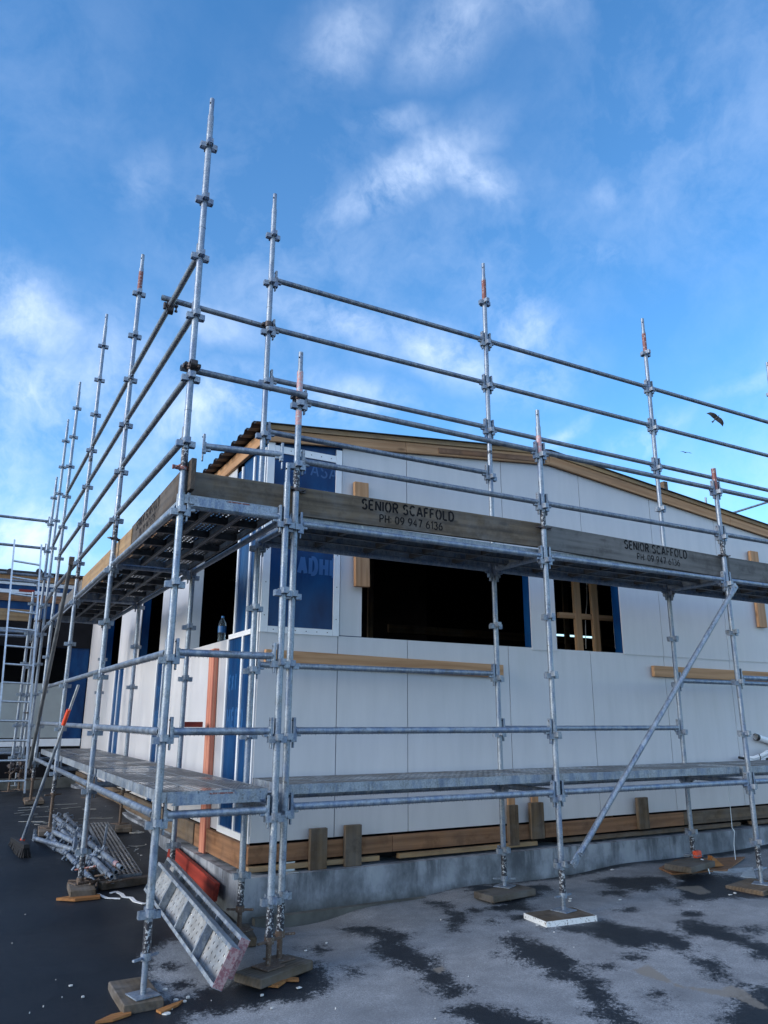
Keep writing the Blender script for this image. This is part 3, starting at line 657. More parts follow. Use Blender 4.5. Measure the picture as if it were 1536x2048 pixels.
# roof: ribbed dark sheets
mb = MB(); prof = []
y = BY-.08
while y < WY+.4:
    prof += [(y, 0), (y+.06, 0), (y+.085, .032), (y+.145, .032), (y+.17, 0)]; y += .205
for (xa, xb) in [(BX-.15, 5.75), (5.75, XE+.3)]:
    P = []; n = len(prof)
    for x in (xa, xb):
        for (yy, dz) in prof: P.append((x, yy, zroof(x)+.022+dz))
    for x in (xa, xb):
        for (yy, dz) in prof: P.append((x, yy, zroof(x)+.014+dz))
    F = [(i, n+i, n+i+1, i+1) for i in range(n-1)]+[(2*n+i, 2*n+i+1, 3*n+i+1, 3*n+i) for i in range(n-1)]
    F += [(i, i+1, 2*n+i+1, 2*n+i) for i in range(n-1)]+[(0, 2*n, 3*n, n)]
    mb.poly(P, F)
rf = mb.build('roof', ROOFM, bld)
mb = MB(); mb.box((5.55, BY-.12, zroof(5.75)+.055), (5.95, WY, zroof(5.75)+.07)); mb.box((5.50, BY-.13, zroof(5.75)+.03), (6.02, BY-.10, zroof(5.75)+.075)); mb.build('ridge_cap', ROOFM, rf)
mb = MB(); p = onY(1327, 985, BY+.1); mb.box((p.x-.035, BY+.05, zroof(p.x)), (p.x+.035, BY+.14, zroof(p.x)+.20)); mb.build('timber_block', W_BLOCK, bld)
# foundation and bottom plate
mb = MB()
mb.box((FX, FY, -.6), (XE, BY+.3, .285)); mb.box((FX+.004, FY+.15, -.6), (BX+.2, WY, .287)); mb.box((BX-.03, 8.9, .286), (BX+.2, WY, .40)); mb.build('foundation', [CONC], bld)
mb = MB(); mb.box((2.3, FY-.07, -.3), (XE, FY-.001, .0)); mb.build('footing_edge', CONC2, bld)
for a, b, m in [(BX-.02, 3.64, W_TREAT), (3.644, 5.42, W_TREAT), (5.424, 7.46, W_TREAT), (7.464, 9.6, W_BLOCK), (9.604, XE, W_TREAT)]:
    board('bottom_plate', (a, BY-.016, .435), (b, BY-.016, .435), (0, 0, 1), .135, .045, m, bld)
for a, b in [(BX-.02, 3.5), (3.7, 5.3), (5.6, 8.4), (8.6, XE)]:
    board('packer', (a, BY-.03, .328), (b, BY-.03, .328), (0, 0, 1), .04, .06, W_YEL if a < 4 else W_BLOCK, bld)
board('bottom_plate', (BX-.016, BY+.0, .41), (BX-.016, 7.95, .41), (0, 0, 1), .20, .045, W_TREAT, bld); board('bottom_plate', (BX-.016, 8.0, .41), (BX-.016, WY, .41), (0, 0, 1), .20, .045, W_BLOCK, bld)
for i, (x0, x1, z0, z1) in enumerate([(2.81, 2.98, .285, .612), (3.14, 3.312, .285, .62), (4.93, 5.06, .33, .70), (5.205, 5.385, .37, .71), (6.70, 6.87, .37, .695)]):
    board('timber_block', ((x0+x1)/2, BY-.062, z0), ((x0+x1)/2, BY-.062, z1), (1, 0, 0), x1-x0-.01, .045, W_BLOCK, bld, bev=.004)
    if i in (2, 3): board('timber_block', ((x0+x1)/2+.02, BY-.02, z1-.1), ((x0+x1)/2+.02, BY-.02, z1+.09), (1, 0, 0), .09, .02, W_NEW, bld)
mb = MB(); mb.box((2.60, FY+.02, .288), (2.70, FY+.12, .294)); mb.box((2.60, FY+.115, .294), (2.70, FY+.121, .36)); mb.build('bracket', ALU, bld)
# timbers fixed to the wall face
board('timber_beam', (2.35, BY-.035, 2.045), (4.955, BY-.035, 2.0), (0, 0, 1), .13, .045, W_NEW, bld)
board('timber_beam', (7.17, BY-.035, 2.075), (10.3, BY-.035, 2.06), (0, 0, 1), .125, .045, W_NEW, bld)
board('timber_batten', (3.30, BY-.04, 2.745), (3.275, BY-.04, 3.79), (1, 0, 0), .155, .045, W_NEW, bld)
board('timber_batten', (9.30, BY-.04, 2.71), (9.30, BY-.04, 3.745), (1, 0, 0), .16, .045, W_NEW, bld)
# interior
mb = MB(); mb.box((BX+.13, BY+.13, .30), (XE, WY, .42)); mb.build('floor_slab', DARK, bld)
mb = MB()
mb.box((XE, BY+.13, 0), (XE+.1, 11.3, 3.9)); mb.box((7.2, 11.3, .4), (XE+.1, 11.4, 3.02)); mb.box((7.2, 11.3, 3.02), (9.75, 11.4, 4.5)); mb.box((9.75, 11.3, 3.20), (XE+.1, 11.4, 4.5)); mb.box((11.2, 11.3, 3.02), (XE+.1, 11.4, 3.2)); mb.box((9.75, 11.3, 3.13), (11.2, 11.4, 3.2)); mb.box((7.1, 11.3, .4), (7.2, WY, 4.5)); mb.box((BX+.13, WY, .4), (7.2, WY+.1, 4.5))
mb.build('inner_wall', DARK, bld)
mb = MB()
for x in (xa for xa in [5.5]): pass
def stud(x, y, z0=.42, z1=3.9, wx=.09, m=STUD): board('stud', (x, y, z0), (x, y, z1), (1, 0, 0), wx, .045, m, bld, bev=.002)
for x in (6.61, 6.90): stud(x, 7.02, wx=.10)
for x in (7.9, 8.6, 9.3, 10.0): stud(x, 9.4, m=W_BLOCK)
for x in (3.6, 4.2, 4.8, 5.4): stud(x, 10.2, m=W_BLOCK)
for z in (2.93,): board('nogging', (6.3, 7.02, 2.745), (7.3, 7.06, 2.765), (0, 0, 1), .07, .045, STUD, bld)
board('beam', (6.3, 11.25, 3.0), (XE, 11.25, 3.0), (0, 0, 1), .14, .05, W_BLOCK, bld)
mb = MB(); mb.path([onY(1173, 1145, 7.6), onY(1174, 1200, 7.6), onY(1171, 1240, 7.6), onY(1172, 1297, 7.6)], .006); mb.path([onY(1222, 1170, 7.6), onY(1226, 1230, 7.6), onY(1231, 1297, 7.6)], .006); mb.build('cable', PVC, bld)
mb = MB(); p = onY(1512, 1474, BY-.03); q_ = p+V(.65, -.02, -.14); mb.tube(p, q_, .038, 20, .034); mb.tube(p-V(.012, 0, -.002), p+V(.03, 0, -.006), .042, 20, .036, mi=1); mb.build('waste_pipe', [PVC, BLKP], bld)

# ------------------------------------------------------------------ far wing
wing = empty('building', (-2.0, WY, 0), 'far wing of the building behind the ladder, grey panels under a blue band and roof', 'building')
def wz(v): return onY(50, v, WY).z
def wband(name, v0, v1, m, x0=-9, x1=BX-.02, y=WY, th=.05, u=50):
    z0 = wz(v1); z1 = wz(v0); mb = MB(); mb.box((x0, y, z0), (x1, y+th, z1)); return mb.build(name, m, wing)
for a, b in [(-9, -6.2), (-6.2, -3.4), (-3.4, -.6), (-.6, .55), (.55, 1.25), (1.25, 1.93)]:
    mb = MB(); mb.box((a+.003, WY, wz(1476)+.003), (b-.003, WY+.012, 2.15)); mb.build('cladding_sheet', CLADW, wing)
mb = MB(); mb.box((1.94, WY+.003, 1.0), (BX-.02, WY+.012, 3.3)); mb.build('wrap_panel', WRAP, wing)
mb = MB(); mb.box((1.9, WY+.1, .2), (BX+.4, WY+.2, 4.15)); mb.build('corner_lining', WRAP, wing)
wband('base_flashing', 1478, 1493, WHITEB, y=WY-.02)
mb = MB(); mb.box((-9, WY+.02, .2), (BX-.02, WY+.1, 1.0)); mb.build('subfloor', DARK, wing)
mb = MB(); mb.box((-9, WY-.1, -.4), (BX-.02, WY, wz(1556))); mb.build('foundation', CONC2, wing)
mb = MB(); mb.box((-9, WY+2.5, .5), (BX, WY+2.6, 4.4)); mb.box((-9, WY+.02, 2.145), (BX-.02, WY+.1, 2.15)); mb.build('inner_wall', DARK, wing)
mb = MB(); mb.box((-9, WY+.02, 2.85), (BX-.02, WY+.06, 3.75)); mb.build('wrap_panel', WRAP, wing)
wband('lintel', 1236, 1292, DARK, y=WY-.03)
wband('fascia', 1189, 1203, W_TREAT, y=WY-.02)
wband('batten', 1181, 1188, WHITEB, y=WY-.03); wband('wrap_panel', 1171, 1181, WRAP, y=WY-.01); wband('batten', 1164, 1171, WHITEB, y=WY-.03)
mb = MB(); p = onY(38, 1180, WY-.032); mb.box((p.x, WY-.035, p.z-.03), (p.x+.28, WY-.031, p.z+.02)); mb.build('sticker', W_RED, wing)
wband('fascia', 1150, 1162, W_NEW, y=WY-.06); 
mb = MB(); z = wz(1146); mb.prism([(-9, WY-.25, z), (-9, WY+4, z+.45), (-9, WY+4, z+.38), (-9, WY-.25, z-.03)], (9+BX, 0, 0)); mb.build('roof', ROOFM, wing)

# ------------------------------------------------------------------ scaffold
def ZL(k): return 0.40+0.495*k
TR = .02415
def vset(mb, x, y, z):
    for i, (dx, dy) in enumerate(((1, 0), (-1, 0), (0, 1), (0, -1))):
        zz = z+(0.012 if i > 1 else -.004); h = .021
        sx, sy_ = -dy, dx
        def P(r, s): return (x+dx*r+sx*s, y+dy*r+sy_*s, zz-h)
        for poly in ([P(.018, .026), P(.060, .021), P(.060, .016), P(.018, .020)], [P(.018, -.026), P(.018, -.020), P(.060, -.016), P(.060, -.021)], [P(.057, -.021), P(.066, -.019), P(.066, .019), P(.057, .021)]):
            mb.prism(poly, (0, 0, 2*h))
def standard(parent, x, y, k1, zb, top=.30, spig=.17, bands=(), k0=0, jack=True, tcol=None, lean=(0, 0), nolow=False):
    """galvanised upright with V pressings, spigot at the head, screw jack at the foot; bands = (z0, z1, slot)"""
    mb = MB(); z0 = ZL(k0)-.21; z1 = ZL(k1)+top
    cuts = sorted([(a, b, m) for a, b, m in bands]+([(ZL(k0)-.21, ZL(k0)-.04, 1)] if not nolow else []))
    z = z0
    for a, b, m in cuts:
        if a > z: mb.tube((x, y, z), (x, y, a), TR, 20, caps=False)
        mb.tube((x, y, a), (x, y, b), TR+.0006, 20, caps=False, mi=m); z = b
    mb.tube((x, y, z), (x, y, z1), TR, 20, .020)
    if spig: mb.tube((x, y, z1-.01), (x, y, z1+spig), .0188, 16, .015); mb.tube((x, y, z1-.012), (x, y, z1+.012), .0215, 16)
    if spig: mb.obox((x-.015, y-.012, z1+spig*.7), (.004, 0, 0), (0, .004, 0), (0, 0, .006), 4)
    for k in range(k0, k1+1): vset(mb, x, y, ZL(k))
    for zz in (ZL(3)+.25, ZL(6)+.25, ZL(9)+.25):
        if z0 < zz < z1: mb.tube((x, y, zz-.003), (x, y, zz+.003), TR+.002, 16)
    st = mb.build('standard', [G_STD, BLACKP, REDP, PINKP, HOLE], parent, origin=(x, y, zb))
    if jack:
        jb = MB(); jb.tube((x, y, zb+.006), (x, y, z0+.05), .0165, 16)
        zz = zb+.02
        while zz < z0: jb.tube((x, y, zz), (x, y, zz+.005), .0185, 14); zz += .0105
        jb.tube((x, y, z0-.035), (x, y, z0+.004), .032, 14)
        a = random.uniform(-.6, .6); hx, hy = math.cos(a)*.10, math.sin(a)*.10
        jb.obox((x, y, z0-.02), (hx, hy, 0), (-hy*.1, hx*.1, 0), (0, 0, .007), bev=.003)
        a = random.uniform(.2, .9); ca, sa = math.cos(a)*.075, math.sin(a)*.075
        jb.obox((x, y, zb+.004), (ca, sa, 0), (-sa, ca, 0), (0, 0, .004), bev=.002)
        jb.build('base_jack', RUSTY if (y < 5.3 and 1.5 < x < 2.2) or (nolow is False and y > 5.3 and random.random() < .6) else G_STD, st, origin=(x, y, zb)).location = (0, 0, 0)
    return st
def ledger(parent, a, b, k, name='ledger', mat=None, dz=.05, e0=.062, e1=.062, wedge=True):
    mat = mat or (G_STD if k <= 5 else G_LED)
    a = Vector((a[0], a[1], ZL(k)+dz)); b = Vector((b[0], b[1], ZL(k)+dz)); d = (b-a).normalized(); s = V(-d.y, d.x, 0)
    mb = MB(); mb.tube(a+d*e0, b-d*e1, TR, 18, .0205)
    if k <= 3 and a.y < 6:
        t = e0+.03; Lr = (b-a).length-e1
        while t < Lr-.03:
            c = a+d*t+V(0, 0, -TR-.001); r = random.uniform(.0025, .0045); t += random.uniform(.016, .034)
            mb.poly([c+d*r, c+s*r, c-d*r, c-s*r, c-V(0, 0, r*1.6)], [(1, 0, 4), (2, 1, 4), (3, 2, 4), (0, 3, 4)])
    if wedge:
        for p, dd in ((a, d), (b, -d)):
            c = p+dd*.052
            mb.obox(c+V(0, 0, -.012), dd*.014, s*.017, V(0, 0, .042), bev=.003)
            mb.obox(p+dd*.078+V(0, 0, -.022), dd*.022, s*.012, V(0, 0, .016), bev=.003)
            mb.obox(p+dd*.047+V(0, 0, .028), dd*.009, s*.0195, V(0, 0, .062), bev=.002)
            mb.obox(p+dd*.044+V(0, 0, -.085), dd*.006, s*.013, V(0, 0, .028), bev=.003)
            mb.tube(p+dd*.032+V(0, 0, .07), p+dd*.0585+V(0, 0, .07), .005, 8, mi=1)
    return mb.build(name, [mat, HOLE], parent, origin=a+d*e0)
def coupler(parent, c, d1, d2, r=.036, mat=G_CLAMP):
    mb = MB(); c = Vector(c); d1 = Vector(d1).normalized(); d2 = Vector(d2).normalized()
    mb.tube(c-d1*.024, c+d1*.024, r, 14, .0235); o = d1.cross(d2).normalized()
    mb.tube(c+o*.05-d2*.024, c+o*.05+d2*.024, r, 14, .0235)
    side = d2 if abs(d2.dot(d1)) < .5 else o
    mb.obox(c+side*.045, side*.018, d1*.018, o*.008, bev=.003); mb.tube(c+side*.05-o*.03, c+side*.05+o*.055, .007, 8); mb.tube(c+side*.05+o*.04, c+side*.05+o*.052, .014, 6)
    mb.obox(c-side*.045+o*.02, side*.012, d1*.014, o*.03, bev=.003)
    return mb.build('coupler', mat, parent, origin=c)
def clampband(parent, x, y, z, ang=0.0, mat=G_CLAMP, L_=.12):
    mb = MB(); mb.tube((x, y, z-.012), (x, y, z+.012), TR+.008, 16, TR+.001)
    d = V(math.cos(ang), math.sin(ang), 0); s = V(-d.y, d.x, 0)
    mb.obox(V(x, y, z)+d*.055, d*.03, s*.006, V(0, 0, .014), bev=.002); mb.tube(V(x, y, z)+d*.06-s*L_*.35, V(x, y, z)+d*.06+s*L_*.65, .006, 8)
    mb.obox(V(x, y, z)-d*.045, d*.03, s*.02, V(0, 0, .006), bev=.002)
    return mb.build('toe_board_clamp', mat, parent, origin=(x, y, z))

P0 = (1.941, 4.988); Ps = [(2.057, 5.099), (4.45, 5.087), (6.872, 5.076), (9.30, 5.07)]
Qs = [(2.042, 5.856), (4.449, 5.838), (6.872, 5.83), (9.30, 5.83)]
Ls = [(1.187, 5.017), (1.161, 7.479), (1.149, 9.913), (1.14, 12.343), (1.175, 14.05)]
Is = [(1.935, 7.459), (1.919, 9.908), (1.919, 12.35)]
sf = empty('scaffold', (4.45, 5.08, 0), 'galvanised tube scaffold along the front wall, two decks high, with a long diagonal brace', 'scaffold', )
sd = empty('scaffold', (1.16, 7.5, 0), 'galvanised tube scaffold along the left wall, rising to the tallest pole at the corner', 'scaffold')
tb = lambda k=6: (ZL(k)-.17, ZL(k)-.035, 1)
standard(sf, *Ps[0], 7, .025, .29, .17, [tb(), (ZL(7)-.16, ZL(7)-.04, 3), (ZL(7)+.05, ZL(7)+.29, 3)])
standard(sf, *Ps[1], 7, .062, .29, .17, [tb(), (ZL(7)+.03, ZL(7)+.20, 3)])
standard(sf, *Ps[2], 7, .04, .28, 0, [tb(), (ZL(7)+.04, ZL(7)+.28, 2)])
standard(sf, *Ps[3], 7, .04, .28, .17)
standard(sf, *Qs[0], 11, .03, .29, .17)
standard(sf, *Qs[1], 11, .107, .29, .19, [(ZL(7)+.25, ZL(7)+.29, 1), (ZL(11)+.03, ZL(11)+.27, 2)])
standard(sf, *Qs[2], 11, .182, .29, .19, [(ZL(11)+.03, ZL(11)+.27, 2)])
standard(sf, *Qs[3], 11, .182, .29, .19)
standard(sd, *Ls[0], 11, -.028, .28, .17, [tb()])
standard(sd, *P0, 5, .025, .31, .16)
standard(sd, *Ls[1], 11, .15, .30, .17, [tb(), (ZL(11)+.03, ZL(11)+.26, 2)])
standard(sd, *Ls[2], 12, .313, .30, .18, [(ZL(9)-.16, ZL(9)-.08, 1), tb()], k0=0 if False else 1, nolow=False)
standard(sd, *Ls[3], 12, .39, .28, .18, k0=1)
standard(sd, *Ls[4], 12, .39, .26, .16, k0=1)
for (x, y), zb, k0 in zip(Is, (.13, .31, .39), (0, 1, 1)): standard(sd, x, y, 5, zb, .08, 0, k0=k0)
# front scaffold rails
for a, b in zip(Ps[:-1], Ps[1:]):
    for k in (1, 5, 6, 7): ledger(sf, a, b, k)
ledger(sf, Ps[0], Ps[1], 2); ledger(sf, Ps[2], Ps[3], 3)
for a, b in zip(Qs[:-1], Qs[1:]):
    for k in (1, 5, 8, 9, 10): ledger(sf, a, b, k)
ledger(sf, Qs[0], Qs[1], 7); ledger(sf, Qs[0], Qs[1], 3); ledger(sf, Qs[1], Qs[2], 2); ledger(sf, Qs[2], Qs[3], 3)
for p, q2 in zip(Ps, Qs):
    for k in (1, 5): ledger(sf, p, q2, k, 'transom', wedge=True)
# diagonal brace, ends flattened and hooked on the uprights
mb = MB(); a = V(4.49, 5.0, .40); b = V(6.90, 4.99, 2.86); d = (b-a).normalized(); mb.tube(a+d*.12, b-d*.10, TR, 18)
s = V(0, 1, 0); n = d.cross(s)
for e, dd in ((a, d), (b, -d)):
    mb.obox(e+dd*.055, dd*.062, s*.008, n*.032, bev=.004); mb.tube(e+dd*.02-s*.02, e+dd*.02+s*.06, .012, 10); mb.obox(e+dd*.13, dd*.03, s*.016, n*.028, bev=.008)
mb.build('brace', G_STD, sf, origin=a)
# left scaffold rails
for i, (a, b) in enumerate(zip(Ls[:4], Ls[1:])):
    for k in (1, 5, 6, 7, 8, 9) + ((2, 3) if i < 3 else ()):
        if i == 3 and k in (9, 7, 1): continue
        ledger(sd, a, b, k, e0=.075, e1=.055)
for k in (1, 5):
    ledger(sd, P0, Is[0], k); ledger(sd, Is[0], Is[1], k); ledger(sd, Is[1], Is[2], k)
    for a, b in zip(Ls[:4], [P0]+Is): ledger(sd, a, b, k, 'transom')
ledger(sd, Ls[0], P0, 2, 'transom', G_STD); ledger(sd, Ls[0], P0, 3, 'transom', G_STD)
# loose rail hooked to the head of the short corner post only
ledger(sd, (1.29, 5.11), (P0[0], P0[1]), 6, 'transom', G_STD, dz=.035)
# plain tubes with couplers across the corner
mb = MB(); za = ZL(7)+.09; a = V(1.12, 5.065, za); b = V(2.10, 5.055, za-.01); mb.tube(a, b, TR, 18, .0205); mb.build('tie_tube', [G_LED], sd, origin=a)
coupler(sd, (1.187, 5.02, za), (0, 0, 1), (-1, 0, 0)); coupler(sf, (2.057, 5.10, za-.01), (0, 0, 1), (1, 0, 0))
mb = MB(); zc = ZL(9)+.10; a = V(1.10, 5.90, zc); b = V(2.05, 5.905, zc-.02); mb.tube(a, b, TR, 18, .0205); mb.build('tie_tube', [G_LED], sd, origin=a)
coupler(sd, (1.178, 5.90, ZL(9)+.05), (0, 1, 0), (1, 0, 0)); coupler(sf, (2.042, 5.86, zc-.02), (0, 0, 1), (1, 0, 0))
for (x, y), an in ((Ps[0], .2), (Ps[1], 0), (Ps[2], .1)): clampband(sf, x, y, ZL(6)-.185, an)
for (x, y), an in ((Ls[0], -2.9), (Ls[1], .6), (Ls[2], .4)): clampband(sd, x, y, ZL(6)-.185, an, REDP if y < 6 else G_CLAMP)

# ------------------------------------------------------------------ scaffold of the far wing
sw = empty('scaffold', (-1.0, 14.4, .3), 'distant galvanised scaffold across the far wing behind the ladder', 'scaffold')
W1 = [(1.13, 14.4), (-1.3, 14.4), (-3.7, 14.4)]; W2 = [(1.13, 15.16), (-1.3, 15.16), (-3.7, 15.16)]
standard(sw, *W1[0], 10, .38, .25, .15, k0=1); standard(sw, W1[0][0]-.17, 14.05, 6, .38, .2, 0, k0=1)
for p in W1[1:]: standard(sw, *p, 8, .38, .25, .15, k0=1)
for p in W2: standard(sw, *p, 6, .38, .2, 0, k0=1)
for a, b in zip(W1[:-1], W1[1:]):
    for k in (1, 5, 7, 8, 9): ledger(sw, b, a, k)
for a, b in zip(W2[:-1], W2[1:]):
    for k in (1, 5, 7): ledger(sw, b, a, k)
for a, b in zip(W1, W2):
    for k in (1, 5): ledger(sw, a, b, k, 'transom')
for z, m in ((ZL(7)+.02, G_CLAMP), (ZL(5)+.25, G_CLAMP), (ZL(4), G_CLAMP), (ZL(2)+.2, G_CLAMP)): clampband(sw, 1.13, 14.4, z, random.random()*3, m)
mb = MB(); p = onY(78, 1143, 14.35); mb.tube(p-V(0, .03, 0), p+V(0, .03, 0), .05, 14); p = onY(20, 1143, 14.35); mb.tube(p-V(0, .03, 0), p+V(0, .03, 0), .05, 14); mb.build('coupler', G_CLAMP, sw)
# scaffold beyond the roof (only its tips show)
sb = empty('scaffold', (12.6, 12.0, 0), 'tips of another scaffold showing above the right roof slope', 'scaffold')
p = onY(1411, 995, 11.8); mb = MB(); mb.tube((p.x, 11.8, 0), (p.x, 11.8, p.z), TR, 12, .02); vset(mb, p.x, 11.8, p.z-.35); mb.build('standard', G_STD, sb)
a = onY(1440, 1034, 13.0); b = onY(1600, 984, 12.0); mb = MB(); mb.tube(a, b, TR*1.2, 12, .02); mb.build('ledger', G_LED, sb)
mb = MB(); mb.tube((b.x, b.y, 0), (b.x, b.y, b.z+.4), TR, 12, .02); mb.tube((a.x-1, 13, 0), a-V(1, 0, 0), TR, 12, .02); mb.build('standard', G_STD, sb)

# ------------------------------------------------------------------ steel planks
def plank_parts(Ln, Wd=.225, H=.063, ribs=None, red=False, plate=None):
    """mesh data of one plank, local X along, top face at z=0"""
    out = []
    mb = MB(); mb.poly([(0, -Wd/2, 0), (Ln, -Wd/2, 0), (Ln, Wd/2, 0), (0, Wd/2, 0)], [(0, 1, 2, 3)]); out.append(('deck_plate', mb, [plate or PERF]))
    for s_ in (-1, 1):
        mb = MB(); mb.box((0, s_*Wd/2-.0015, -H), (Ln, s_*Wd/2+.0015, .001)); mb.box((0, s_*(Wd/2-.002), -H), (Ln, s_*(Wd/2-.02), -H+.003), 0 if red else 1); out.append(('side_channel', mb, [G_DECK, G_RIB]))
    k = ribs if ribs else (4 if red else max(2, int(Ln/.45)))
    for i in range(1, k):
        x = Ln*i/k; mb = MB(); hw = .010 if red else .017; mb.box((x-hw, -Wd/2+.002, -H+.004), (x+hw, Wd/2-.002, -.006)); out.append(('cross_rib', mb, [G_DECK if red else G_RIB]))
    for x, m in ((0, MAUVE if red else G_DECK), (Ln, G_DECK)):
        mb = MB(); mb.box((x-.002, -Wd/2+.002, -H+.001), (x+.002, Wd/2-.002, -.0005)); out.append(('end_plate', mb, [m]))
    return out
_cache = {}
def plank(p0, ex, upv, Ln, label, group=None, red=False, name='steel_plank', plate=None):
    ex = Vector(ex).normalized(); uz = Vector(upv); uz = (uz-ex*uz.dot(ex)).normalized(); ey = uz.cross(ex)
    root = bpy.data.objects.new(name, None); COL.objects.link(root); root.location = p0; root.empty_display_size = .1
    root.rotation_mode = 'QUATERNION'; root.rotation_quaternion = Matrix((ex, ey, uz)).transposed().to_quaternion(); tag(root, label, 'plank', group)
    key = (round(Ln, 3), red, plate and plate.name)
    if key not in _cache:
        lst = []
        for nm, mb, mats in plank_parts(Ln, red=red, plate=plate):
            o = mb.build(nm, mats, None, origin=(0, 0, 0)); lst.append(o); o.parent = root
        _cache[key] = lst
    else:
        for o in _cache[key]:
            c = o.copy(); COL.objects.link(c); c.parent = root
    return root
ordn = ['first', 'second', 'third', 'fourth']
wh = ['outermost', 'middle', 'inmost']
for lev, nm in ((1, 'low'), (5, 'high')):
    zt = ZL(lev)+.185 if lev == 1 else ZL(lev)+.125
    for b in range(3):
        for i in range(3):
            x0 = Ps[b][0]+.035; yy = 5.165+.1125+i*.231
            plank((x0, yy, zt), (1, 0, 0), (0, 0, 1), 2.37, f'{wh[i]} perforated steel plank of the {nm} front deck, {ordn[b]} bay from the corner', 'steel planks of the front decks')
    for b in range(3):
        ya = Ls[b][1]; yb = Ls[b+1][1]
        for i in range(3):
            xx = 1.20+.115+i*.231
            plank((xx, ya+.02 if b else ya-.02, zt), (0, 1, 0), (0, 0, 1), yb-ya-.04, f'{wh[i]} perforated steel plank of the {nm} left deck, {ordn[b]} bay from the corner', 'steel planks of the left decks')
# end trim of the left decks
for lev, dz in ((1, .15), (5, .09)):
    mb = MB(); z = ZL(lev)+dz; mb.box((1.235, 4.982, z-.03), (1.87, 4.988, z+.022)); mb.prism([(1.26, 4.975, z-.045), (1.84, 4.975, z-.045), (1.80, 4.975, z+.012), (1.30, 4.975, z+.012)], (0, .004, 0)); 
    mb.box((1.50, 4.974, z+.013), (1.66, 4.979, z+.022), 1)
    mb.build('deck_end_trim', [G_STD, REDP], sd)

# ------------------------------------------------------------------ toe boards
def lettering(bd, o, ex, s1=.108, mat=INK, dx2=.16, w=.965):
    o = Vector(o); ex = Vector(ex).normalized()
    for body, sz, oo, st, gp in (('SENIOR SCAFFOLD', .078, o, .20, .30), ('PH: 09 947 6136', .062, o+ex*dx2+V(0, 0, -.092), .17, .28)):
        x = 0
        for wd in body.split():
            paint_text('lettering', wd, sz, mat, oo+ex*x, ex, (0, 0, 1), bd, st, 1.0, gp)
            x += sz*(sum(GL[ch][0]+gp for ch in wd)+.42)
def toe(p0, p1, mat, label, h=.225, th=.036):
    o = board('toe_board', p0, p1, (0, 0, 1), h, th, mat); tag(o, label, 'toe board', 'toe boards round the high deck'); return o
zt = 3.115
t1 = toe((1.27, 5.155, zt-.01), (4.50, 5.155, zt+.015), W_TOE, 'long brown weathered toe board with clear black stencilled lettering, right of the corner')
lettering(t1, (2.64, 5.1355, zt-.005+.02), (1, 0, .008))
t2 = toe((4.505, 5.15, zt+.005), (7.02, 5.15, zt-.035), W_GREY, 'grey weathered toe board with worn black stencilled lettering, left of the brace head')
lettering(t2, (5.50, 5.1305, zt-.01+.02), (1, 0, -.016), mat=INKW)
t3 = toe((7.03, 5.155, zt-.03), (9.6, 5.155, zt-.04), W_GREY, 'plain grey toe board at the right edge of the photo')
u1 = toe((1.235, 4.93, zt+.02), (1.235, 6.93, zt-.03), W_DARKT, 'dark brown toe board left of the corner pole with faint stencilled lettering')
lettering(u1, (1.2155, 6.72, zt+.0), (0, -1, .025), mat=INKW)
u2 = toe((1.225, 6.88, zt-.055), (1.225, 9.88, zt-.03), W_YEL, 'pale yellow toe board in the second bay of the left scaffold')
u3 = toe((1.235, 9.86, zt-.03), (1.235, 12.4, zt-.04), W_GREY, 'grey toe board in the farthest bay of the left scaffold')
wt = toe((-4.0, 14.5, 3.22), (1.0, 14.5, 3.22), W_YEL, 'pale toe board on the distant scaffold behind the ladder', .2)
for i in range(2):
    plank((-3.65+2.4*i, 14.62, ZL(5)+.125), (1, 0, 0), (0, 0, 1), 2.37, ['front steel plank of the distant high deck, behind the ladder foot side', 'front steel plank of the distant high deck, next to the ladder rungs'][i], 'planks of the distant scaffold')
    plank((-3.65+2.4*i, 14.62, ZL(1)+.125), (1, 0, 0), (0, 0, 1), 2.37, ['front steel plank of the distant low deck, at the left photo edge', 'front steel plank of the distant low deck, behind the ladder'][i], 'planks of the distant scaffold')

# ------------------------------------------------------------------ sole boards
def sole(px, z, label, th=.05, mat=W_SOLE, rim=None):
    P = [onZ(u, v, z) for u, v in px]
    c = sum(P, Vector())/4
    e1 = ((P[1]-P[0])+(P[2]-P[3]))/2; e2 = ((P[3]-P[0])+(P[2]-P[1]))/2
    if e1.length < e2.length: e1, e2 = e2, e1
    e1.z = e2.z = 0; l1, l2 = e1.length, e2.length; e1.normalize(); e2 = e2-e1*e2.dot(e1); e2.normalize()
    a = c-e1*l1/2; b = c+e1*l1/2
    o = board('sole_board', a+V(0, 0, -th/2), b+V(0, 0, -th/2), (0, 0, 1), th, l2, mat, bev=.006)
    tag(o, label, 'timber pad', 'timber pads under the scaffold feet')
    if rim:
        mb = MB(); z0 = z-th+.004
        for s_ in (-1, 1):
            mb.obox(c+V(0, 0, -th/2)+e2*s_*(l2/2+.002), e1*(l1/2+.002), e2*.003, V(0, 0, th/2-.003)); mb.obox(c+V(0, 0, -th/2)+e1*s_*(l1/2+.002), e1*.003, e2*(l2/2-.004), V(0, 0, th/2-.003))
        r = mb.build('painted_edge', W_WHITE, None, origin=(0, 0, 0)); r.parent = o
        m = Matrix.Translation(o.location) @ o.rotation_quaternion.to_matrix().to_4x4(); lm = m.inverted(); r.location = lm.to_translation(); r.rotation_mode = 'QUATERNION'; r.rotation_quaternion = lm.to_quaternion()
    return o
sole([(223,1964),(286,1950),(323,1990),(252,2018)], -.030, 'square grey timber pad under the tallest corner pole at the lower left', .055)
sole([(477,1943),(580,1904),(621,1924),(513,1960)], .022, 'long dark timber pad under the paired poles at the corner, on orange splinters', .055)
